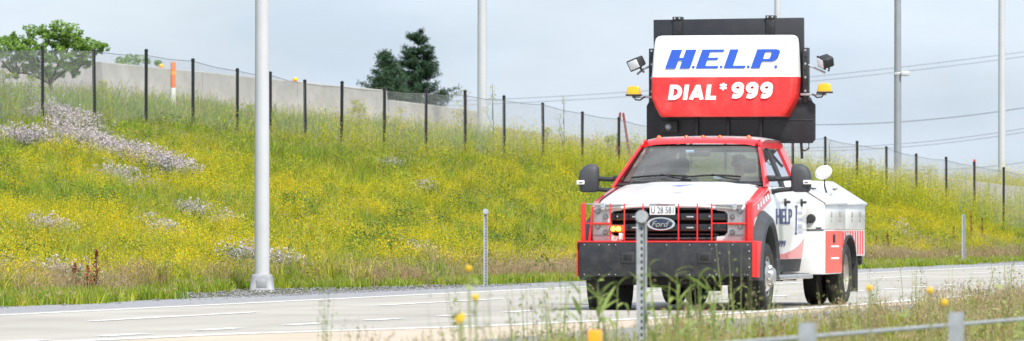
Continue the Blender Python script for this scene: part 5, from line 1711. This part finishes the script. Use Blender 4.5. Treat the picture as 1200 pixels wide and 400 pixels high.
# roadside strip
rp1 = [proto(g_grass(34, 0.19, 0.14, 0.010, [m_, M['seed_tan']], heads=hd_)) for m_, hd_ in ((M['grass_green'], 0), (M['grass_a'], 2), (M['grass_green'], 4), (M['grass_a'], 0))]
s, p, P = sample(42, -14, 200, lambda s: verge_lo(s) + 0.2 * np.sin(s * 0.9) + 0.15 * np.sin(s * 2.3), lambda s: np.full_like(s, 3.2), lambda s, p: np.full_like(s, 0.9))
tag(scatter('roadside_grass', rp1, P, 0.8 + 0.5 * nB(s, p)), 'short green grass strip along the far edge of the road', 'grass', kind='stuff')
rp2 = [proto(g_grass(30, 0.42, 0.15, 0.008, [M['grass_tan'], M['seed_tan']], heads=14)) for _ in range(3)]
s, p, P = sample(20, -14, 200, lambda s: np.full_like(s, 1.5), lambda s: np.full_like(s, 3.6), lambda s, p: np.clip((nA(s * 1.0, p * 0.1) - 0.38) * 3.2, 0.25, 0.85) * (p > verge_lo(s) + 0.3))
tag(scatter('dry_grass', rp2, P, 0.8 + 0.4 * nB(s, p)), 'dry tan seeding grass behind the green roadside strip', 'grass', kind='stuff')
# loose stones of the gravel edge
def g_stone():
    bm = bmesh.new(); bmesh.ops.create_icosphere(bm, subdivisions=1, radius=0.05)
    for v in bm.verts: v.co = Vector((v.co.x * random.uniform(0.7, 1.3), v.co.y * random.uniform(0.7, 1.3), v.co.z * random.uniform(0.4, 0.8)))
    me = bpy.data.meshes.new('stone'); bm.to_mesh(me); bm.free(); me.materials.append(M['gravel']); return me
sp_ = [proto(g_stone()) for _ in range(4)]
s, p, P = sample(40, -14, 200, lambda s: np.full_like(s, -0.2), lambda s: verge_lo(s) + 0.3, lambda s, p: np.where(np.abs(s - 22) < 10, 1.0, np.where(s > 90, 0.6, 0.15)))
P[:, 2] = 0.0
tag(scatter('gravel_stones', sp_, P, rng.uniform(0.12, 0.42, len(P)), 0.4), 'loose grey stones along the far gravel edge', 'gravel', kind='stuff')

# ------------------------------------------------------------------ single plants: dock stalks, flower clumps
def dock(xp, yp, h, label):
    X, Y = unproject(xp, yp)
    t = empty('dock_plant', (X, Y, float(wz(X, Y)))); tag(t, label, 'plant', 'rust red dock stalks')
    g = Geo()
    for k in range(150):
        q = random.uniform(0.25, 1.0)
        r = 0.055 * (1.15 - q)
        leafquad(g, Vector((random.gauss(0, r), random.gauss(0, r), q * h)), 0.045, 0.035, 0, 0.5)
    link('seed_spike', g.mesh('seed_spike', [M['dock']]), t)
    tube('stalk', [(0, 0, -0.05), (0.005, 0, h * 0.5), (0, 0.005, h)], 0.008, M['bark'], t, 5)
for xp, yp, h, lab in ((88, 342, 0.52, 'rust red dock stalk, leftmost of three above the roadside grass'), (103, 342, 0.48, 'shorter rust red dock stalk in the middle of the lower left three'), (113, 342, 0.72, 'tallest rust red dock stalk above the roadside grass at lower left'),
                       (383, 326, 0.42, 'rust red dock stalk at the verge right of the thick pole'), (1118, 292, 0.75, 'rust red dock stalk just left of the right delineator post'), (1138, 293, 1.25, 'tall rust red dock stalk right of the right delineator post'), (1151, 290, 1.0, 'rust red dock stalk farthest right on the verge'),
                       (1040, 300, 0.8, 'rust brown dock stalk right behind the truck near the verge'), (1027, 303, 0.7, 'rust brown dock stalk nearest the truck tail')):
    dock(xp, yp, h, lab)
def bloom_clump(xp, yp, n, r, label, fs=0.04):
    X, Y = unproject(xp, yp)
    t = empty('flower_clump', (X, Y, float(wz(X, Y)))); tag(t, label, 'flowers', 'golden flower clumps')
    g = Geo(); g2 = Geo()
    for k in range(n):
        a = random.uniform(0, 6.283); q = r * math.sqrt(random.random())
        c = Vector((q * math.cos(a), q * math.sin(a), random.uniform(0.32, 0.52)))
        g2.blade(Vector((c.x * 0.4, c.y * 0.4, -0.03)), c, Vector((c.x * 0.7, c.y * 0.7, c.z * 0.5)), 0.008, 0)
        for j in range(5): leafquad(g, c + rv(0.02), fs, fs * 0.8, 0, 0.3)
    link('blooms', g.mesh('blooms', [M['gold_flower']]), t)
    for k in range(60):
        a = random.uniform(0, 6.283); q = r * 1.2 * math.sqrt(random.random())
        leafquad(g2, Vector((q * math.cos(a), q * math.sin(a), random.uniform(0.05, 0.38))), 0.06, 0.025, 0)
    link('foliage', g2.mesh('foliage', [M['forb']]), t)
bloom_clump(47, 296, 16, 0.16, 'bright golden flower clump at the left edge of the bank')
bloom_clump(455, 300, 7, 0.22, 'few bright golden flowers above the middle verge')
bloom_clump(578, 150, 40, 0.5, 'golden orange flower clump below the fence near the middle pole')
bloom_clump(660, 198, 40, 0.5, 'golden orange flower clump on the bank left of the truck mirror')

# ------------------------------------------------------------------ trees
def leaf_cloud(clumps, n, L, W, mi=0, up=0.1):
    g = Geo()
    for i in range(n):
        c, r = random.choice(clumps)
        d = rdir() * r * (0.35 + 0.65 * random.random() ** 0.5)
        d.z *= 0.75
        leafquad(g, c + d, L * random.uniform(0.6, 1.3), W * random.uniform(0.7, 1.3), mi, up)
    return g
def tree(X, Y, z0, clumps, limbs, n, L, W, leafm, label, name='small_tree', up=0.1, trunk_r=0.05):
    t = empty(name, (X, Y, z0)); tag(t, label, 'shrub' if name == 'shrub' else 'tree')
    bm = bmesh.new()
    for path, r0, r1 in limbs:
        bm_tube(bm, path, [lerp(r0, r1, k / (len(path) - 1)) for k in range(len(path))], 6)
    from_bm('trunk', bm, M['bark'], t, True)
    link('crown', leaf_cloud(clumps, n, L, W, up=up).mesh('crown', [leafm]), t)
    return t
# leafy tree at far left, between fence and parapet
X, Y = px(60, 166), 166; z0 = float(wz(X, Y))
mpx = 166 / FPX
def c_px(x, y, r): return (Vector((px(x, 166) - X, random.uniform(-0.5, 0.5), CAM_H + (262 - y) * mpx - z0)), r * mpx * 1.25)
cl = [c_px(*q) for q in ((10, 60, 13), (22, 55, 10), (8, 48, 7), (15, 44, 5), (40, 42, 9), (52, 35, 10), (66, 33, 9), (78, 38, 9), (60, 44, 8), (88, 44, 9), (98, 50, 8), (108, 55, 8), (117, 58, 6), (92, 58, 9), (80, 66, 8), (72, 52, 7), (100, 66, 6), (85, 77, 6), (30, 66, 9), (-8, 58, 12), (-25, 52, 14), (45, 56, 6), (76, 44, 5), (35, 50, 9), (28, 60, 9), (56, 50, 8), (68, 60, 8), (50, 64, 8), (84, 52, 8), (0, 66, 10), (20, 70, 9), (62, 70, 7), (96, 60, 7), (40, 72, 8), (72, 78, 7), (92, 74, 7), (55, 80, 7), (84, 84, 5), (66, 88, 6), (102, 72, 5), (30, 80, 8), (14, 82, 9), (46, 88, 7))]
limbs = [([(0, 0, -0.2), (0.02, 0, 0.6), (-0.03, 0, 1.0)], 0.06, 0.045)]
mains = [Vector(q) for q in ((-1.0, 0.1, 1.15), (-0.35, -0.2, 1.5), (0.3, 0.2, 1.55), (0.75, -0.1, 1.35))]
for m_ in mains:
    limbs.append(([(-0.03, 0, 0.85), tuple(m_ * 0.5 + Vector((0, 0, 0.52))), tuple(m_)], 0.03, 0.014))
sub_cl = []
for c, r in cl:
    near = min(mains, key=lambda q: (q - c).length)
    limbs.append(([tuple(near * 0.85), tuple(near.lerp(c, 0.55) + rv(0.06)), tuple(c)], 0.011, 0.004))
    for k in range(12):
        d = rdir() * r * random.uniform(0.2, 1.5); d.z *= 0.7
        sub_cl.append((c + d, r * random.uniform(0.25, 0.55)))
tree(X, Y, z0, sub_cl, limbs, 21000, 0.10, 0.05, M['tree_leaf'], 'spreading bright green leafy tree behind the fence at far left')
# low tree peeping over the parapet
X, Y = behind(150, 14); z0 = float(wz(X, Y))
cl = [(Vector((px(q, Y) - X, random.uniform(-0.6, 0.6), CAM_H + (262 - yy) * Y / FPX - z0)), r * Y / FPX) for q, yy, r in ((140, 71, 7), (152, 68, 7), (163, 69, 7), (172, 72, 6), (146, 76, 8), (160, 77, 8), (185, 74, 5))]
tree(X, Y, z0, cl, [([(0, 0, -0.2), (0, 0, 0.8)], 0.05, 0.03)] + [([(0, 0, 0.6), tuple(c)], 0.02, 0.008) for c, r in cl], 900, 0.10, 0.05, M['tree_leaf'], 'low green tree peeping over the long concrete barrier')
# evergreens
def conifer(xp, ytop, ybase, Z, halfw, leafm, label, n, seed, gaps=0.0):
    random.seed(seed)
    X = px(xp, Z); zt = CAM_H + (262 - ytop) * Z / FPX; zb = float(wz(X, Z))
    H_ = zt - zb
    vis = (ybase - ytop) * Z / FPX
    t = empty('evergreen_tree', (X, Z, zb)); tag(t, label, 'tree', 'evergreen trees behind the barrier')
    tube('trunk', [(0, 0, -0.3), (0.03, 0, H_ * 0.5), (0, 0, H_ * 0.97)], [0.14, 0.09, 0.02], M['bark'], t, 8)
    g = Geo(); bm = bmesh.new()
    W_ = halfw * Z / FPX
    for k in range(120):
        q = random.random() ** 0.8             # 0 = top of the tree
        zz = H_ - q * vis * 1.1
        if zz < 0.2: continue
        a = random.uniform(0, 6.283)
        rad = W_ * (0.10 + 0.95 * q ** 0.75) * random.uniform(0.55, 1.15)
        lift = random.uniform(0.05, 0.45) * rad
        tip = Vector((rad * math.cos(a), rad * math.sin(a), zz + lift))
        root = Vector((0, 0, zz - 0.1))
        bm_tube(bm, [root, root.lerp(tip, 0.5) - Vector((0, 0, 0.03)), tip], [0.02, 0.014, 0.005], 4)
        m = int(n / 120)
        for j in range(m):
            u = random.uniform(0.30, 1.05)
            c = root.lerp(tip, u) + Vector((random.gauss(0, 0.075), random.gauss(0, 0.075), random.gauss(0.03, 0.06)))
            leafquad(g, c, random.uniform(0.12, 0.22), random.uniform(0.035, 0.07), 0, 0.5)
    from_bm('branches', bm, M['bark'], t)
    link('crown', g.mesh('crown', [leafm]), t)
conifer(490, 38, 124, 300, 44, M['conifer_leaf'], 'tall dark evergreen tree behind the low concrete barrier', 22000, 5)
conifer(451, 62, 112, 285, 30, M['conifer_pale'], 'shorter blue green evergreen tree left of the dark one', 9000, 6)
random.seed(33)
# thin saplings by the second pole and on the fence line
for xp, yt, off, lab in ((546, 104, 3.0, 'thin young sapling just left of the middle light pole'), (660, 112, 1.0, 'wispy young sapling sticking up above the fence wire'), (577, 98, 3.0, 'wispy sapling just right of the middle light pole'), (972, 166, 0.8, 'wispy bush by the fence just right of the truck'), (1020, 184, 1.0, 'leafy bush below the fence right of the truck')):
    X, Y = behind(xp, off); z0 = float(wz(X, Y)); zt = topz(yt, Y) - z0
    cl = []; limbs = [([(0, 0, -0.1), (0.03, 0, zt * 0.5), (0, 0, zt)], 0.018, 0.005)]
    for k in range(9):
        q = random.uniform(0.25, 1.0)
        c = Vector((random.gauss(0, 0.22) * (1.25 - q), random.gauss(0, 0.22), q * zt))
        cl.append((c, 0.15)); limbs.append(([(0, 0, q * zt * 0.7), tuple(c)], 0.01, 0.003))
    tree(X, Y, z0, cl, limbs, 330, 0.06, 0.026, M['forb_light'], lab, 'sapling', 0.2)

# light green shrubs below the leafy tree and along the barrier
for xp, yt, off, wd, lab in ((8, 84, 1.5, 0.5, 'light green shrub at the left edge below the leafy tree'), (34, 90, 1.2, 0.45, 'light green shrub beside the first fence post'), (122, 96, 3.5, 0.4, 'low green shrub before the end of the long barrier'), (420, 118, 2.0, 0.55, 'yellow green shrub before the barrier left of the evergreens'), (462, 122, 1.6, 0.6, 'yellow green shrub below the evergreen trees'), (300, 118, 3.0, 0.5, 'thin shrub before the barrier behind the thick pole'),
                              (1085, 196, 1.0, 0.7, 'yellow green shrub at the fence right of the camera pole'), (1010, 186, 1.4, 0.7, 'yellow green shrub at the fence left of the camera pole'), (640, 152, 1.4, 0.6, 'yellow green shrub at the fence between middle pole and truck'), (715, 160, 1.6, 0.6, 'yellow green shrub at the fence just left of the truck sign')):
    X, Y = behind(xp, off); z0 = float(wz(X, Y)); zt = max(0.6, topz(yt, Y) - z0)
    cl = []; limbs = [([(0, 0, -0.1), (0.02, 0, zt * 0.4)], 0.02, 0.012)]
    for k in range(34):
        q = random.uniform(0.12, 1.0)
        a = random.uniform(0, 6.283); r_ = wd * math.sqrt(random.random()) * math.sqrt(max(0.05, 1.08 - q))
        c = Vector((r_ * math.cos(a), r_ * math.sin(a), q * zt))
        cl.append((c, random.uniform(0.08, 0.17)))
        if k % 3 == 0: limbs.append(([(0, 0, q * zt * 0.4), tuple(c)], 0.010, 0.003))
    tree(X, Y, z0, cl, limbs, 1300, 0.065, 0.03, M['forb_light'], lab, 'shrub', 0.2)

# ------------------------------------------------------------------ foreground verge
near_lo = lambda s: np.full_like(s, -19.0)
near_hi = lambda s: np.full_like(s, -12.35) + 0.2 * np.sin(s * 1.1)
ng1 = [proto(g_grass(26, 0.42, 0.14, 0.008, [M['grass_a'], M['seed_tan']], heads=8)) for _ in range(3)]
ng2 = [proto(g_grass(26, 0.46, 0.14, 0.007, [M['grass_tan'], M['seed_tan']], heads=16)) for _ in range(3)]
def nearmask(s, p): return np.clip((s + 46) / 10, 0, 1)
s, p, P = sample(9, -48, 75, near_lo, near_hi, lambda s, p: nearmask(s, p) * np.clip(0.3 + 0.6 * nB(s, p), 0, 1), 60)
tag(scatter('median_grass', ng1, P, 0.5 + 0.4 * nC(s, p)), 'green grass in the near verge along the bottom of the picture', 'grass', kind='stuff')
s, p, P = sample(13, -48, 75, near_lo, near_hi, lambda s, p: nearmask(s, p) * np.clip((s + 30) / 40, 0.03, 0.75) * np.clip(0.2 + 0.8 * nA(s, p), 0, 1), 60)
tag(scatter('dry_median_grass', ng2, P, 0.5 + 0.45 * nC(s, p)), 'reddish tan seeding grass in the near verge at bottom right', 'grass', kind='stuff')

# broad-bladed reeds right in front of the bumper and wheels: every leaf its own part
def leaf_strip(L, W, curl):
    vs, fs = [], []
    for k in range(7):
        t = k / 6
        y = L * t * math.cos(curl * t * 0.6); z = L * t * math.sin(0.9 - curl * t)
        w = W * (math.sin(math.pi * (0.12 + 0.88 * t) ** 0.8) ** 0.8 if t < 1 else 0.02) / 2
        vs += [(-w, y, z), (0, y, z - w * 0.25), (w, y, z)]
        if k: 
            b = (k - 1) * 3
            fs += [(b, b + 1, b + 4, b + 3), (b + 1, b + 2, b + 5, b + 4)]
    me = bpy.data.meshes.new('leaf'); me.from_pydata(vs, [], fs); me.materials.append(M['weed_leaf'])
    me.polygons.foreach_set('use_smooth', [True] * len(fs)); me.update(); return me
leaf_mes = [leaf_strip(random.uniform(0.13, 0.20), random.uniform(0.022, 0.032), random.uniform(0.3, 1.4)) for _ in range(6)]
REEDS = [(684, 318, 'left of the bumper'), (694, 330, ''), (704, 316, ''), (713, 328, ''), (722, 322, ''), (765, 300, ''), (773, 286, ''), (781, 306, ''), (790, 318, ''), (797, 292, ''), (806, 320, ''), (815, 330, ''), (822, 300, ''), (835, 322, ''), (846, 312, ''), (858, 330, '')]
REED_LAB = ['leafy green weed before the left end of the black bumper', 'low leafy weed before the left front tyre', 'leafy weed tip reaching the bumper above the left tyre', 'low leafy weed between left tyre and channel post', 'leafy weed just left of the steel channel post',
            'leafy weed just right of the steel channel post', 'tall leafy weed reaching the guard below the badge', 'leafy weed left of the bumper centre', 'low leafy weed below the bumper centre', 'tallest leafy weed right of the bumper centre', 'low leafy weed before the far rear tyre', 'short leafy weed before the far rear tyre, right side',
            'leafy weed reaching the right receiver hole', 'leafy weed below the right receiver hole', 'leafy weed before the right half of the bumper', 'low leafy weed before the front left wheel']
for (xp, yt, _), lab in zip(REEDS, REED_LAB):
    Y = random.uniform(41, 45); yt = yt + (14 if yt < 312 else 4); X = px(xp, Y); z0 = float(wz(X, Y)); zt = CAM_H + (262 - yt) * Y / FPX - z0
    t = empty('leafy_weed', (X, Y, z0)); tag(t, lab, 'weed', 'leafy weeds in front of the truck')
    ln = random.gauss(0, 0.05)
    tube('stem', [(0, 0, -0.05), (ln * 0.3, 0, zt * 0.5), (ln, 0, zt * 0.93)], [0.008, 0.006, 0.003], M['weed_stem'], t, 5)
    nl = 8
    for k in range(nl):
        q = 0.40 + 0.56 * k / (nl - 1)
        o = link('leaf', random.choice(leaf_mes), t)
        o.location = (ln * q, 0, zt * q - 0.02)
        o.rotation_euler = (random.uniform(-0.2, 0.5), random.uniform(-0.2, 0.2), k * 2.4 + random.uniform(-0.5, 0.5))
        sc_ = random.uniform(0.65, 1.1)
        o.scale = (sc_, sc_, sc_)

# pale airy weeds through the foreground
aw = [proto(g_flower(5, 0.85, 0.20, 20, 0.014, 60, [M['weed_stem'], M['seed_tan']], 'airy_weed', 0.4)) for _ in range(4)]
s, p, P = sample(0.8, -42, 30, lambda s: np.full_like(s, -16.5), lambda s: np.full_like(s, -12.5), lambda s, p: np.clip((s + 42) / 10, 0, 1) * np.clip(nA(s, p) * 1.4 - 0.2, 0, 1), 40)
tag(scatter('airy_weeds', aw, P, 0.75 + 0.4 * nC(s, p)), 'pale airy weeds standing above the grass in the near verge', 'weeds', kind='stuff')

s, p, P = sample(1.3, -62, -38, lambda s: np.full_like(s, -21.5), lambda s: np.full_like(s, -14.5), lambda s, p: np.clip(nB(s, p) * 1.5 - 0.3, 0, 1) * np.clip((wxy(s, p)[0] + 0.9) / 1.2, 0.05, 1), 40)
tag(scatter('near_airy_weeds', aw, P, 1.05 + 0.45 * nC(s, p)), 'blurred pale weed stalks nearest the camera along the bottom', 'weeds', kind='stuff')

# yellow daisies in the foreground
def daisy(xp, yp, Y, d, label):
    X = px(xp, Y); z0 = float(wz(X, Y)); zf = CAM_H + (262 - yp) * Y / FPX - z0
    t = empty('yellow_daisy', (X, Y, z0)); tag(t, label, 'flower', 'yellow daisies in the foreground')
    tube('stem', [(0.03, 0, -0.05), (0.01, 0, zf * 0.6), (0, 0, zf)], 0.005, M['weed_stem'], t, 5)
    vs, fs = [], []
    for k in range(12):
        a = 2 * math.pi * k / 12; c, s_ = math.cos(a), math.sin(a); b = len(vs); r = d / 2
        for rr, ww, zz in ((0.25 * r, 0.10 * r, 0), (0.7 * r, 0.22 * r, 0.08 * r), (r, 0.08 * r, 0.02 * r)):
            vs += [(rr * c - ww * s_, -0.3 * zz, rr * s_ + ww * c), (rr * c + ww * s_, -0.3 * zz, rr * s_ - ww * c)]
        fs += [(b, b + 1, b + 3, b + 2), (b + 2, b + 3, b + 5, b + 4)]
    o = mesh('petals', vs, fs, M['gold_flower'], t); o.location = (0, 0, zf); o.rotation_euler = (R(random.uniform(-50, -15)), 0, random.uniform(-0.4, 0.4))
    c = lathe('flower_head', [(0.0, -0.012), (0.012, -0.01), (0.018, 0.0), (0.01, 0.01), (0, 0.012)], 'y', (0, 0, 0), M['gold_flower'], t, 10); c.location = (0, 0, zf)
for a in ((538, 375, 29, 0.036, 'golden daisy at the bottom left of the truck, largest'), (557, 349, 31, 0.026, 'small golden daisy against the road left of the truck'), (549, 315, 33, 0.03, 'golden daisy against the far verge beside the delineator'), (1019, 338, 33, 0.032, 'yellow daisy against the road just right of the mud flap'),
          (1090, 341, 33, 0.03, 'yellow daisy against the road at lower right'), (1107, 355, 32, 0.034, 'yellow daisy lowest at lower right'), (541, 371, 32, 0.04, 'half open daisy beside the largest one')):
    daisy(*a)
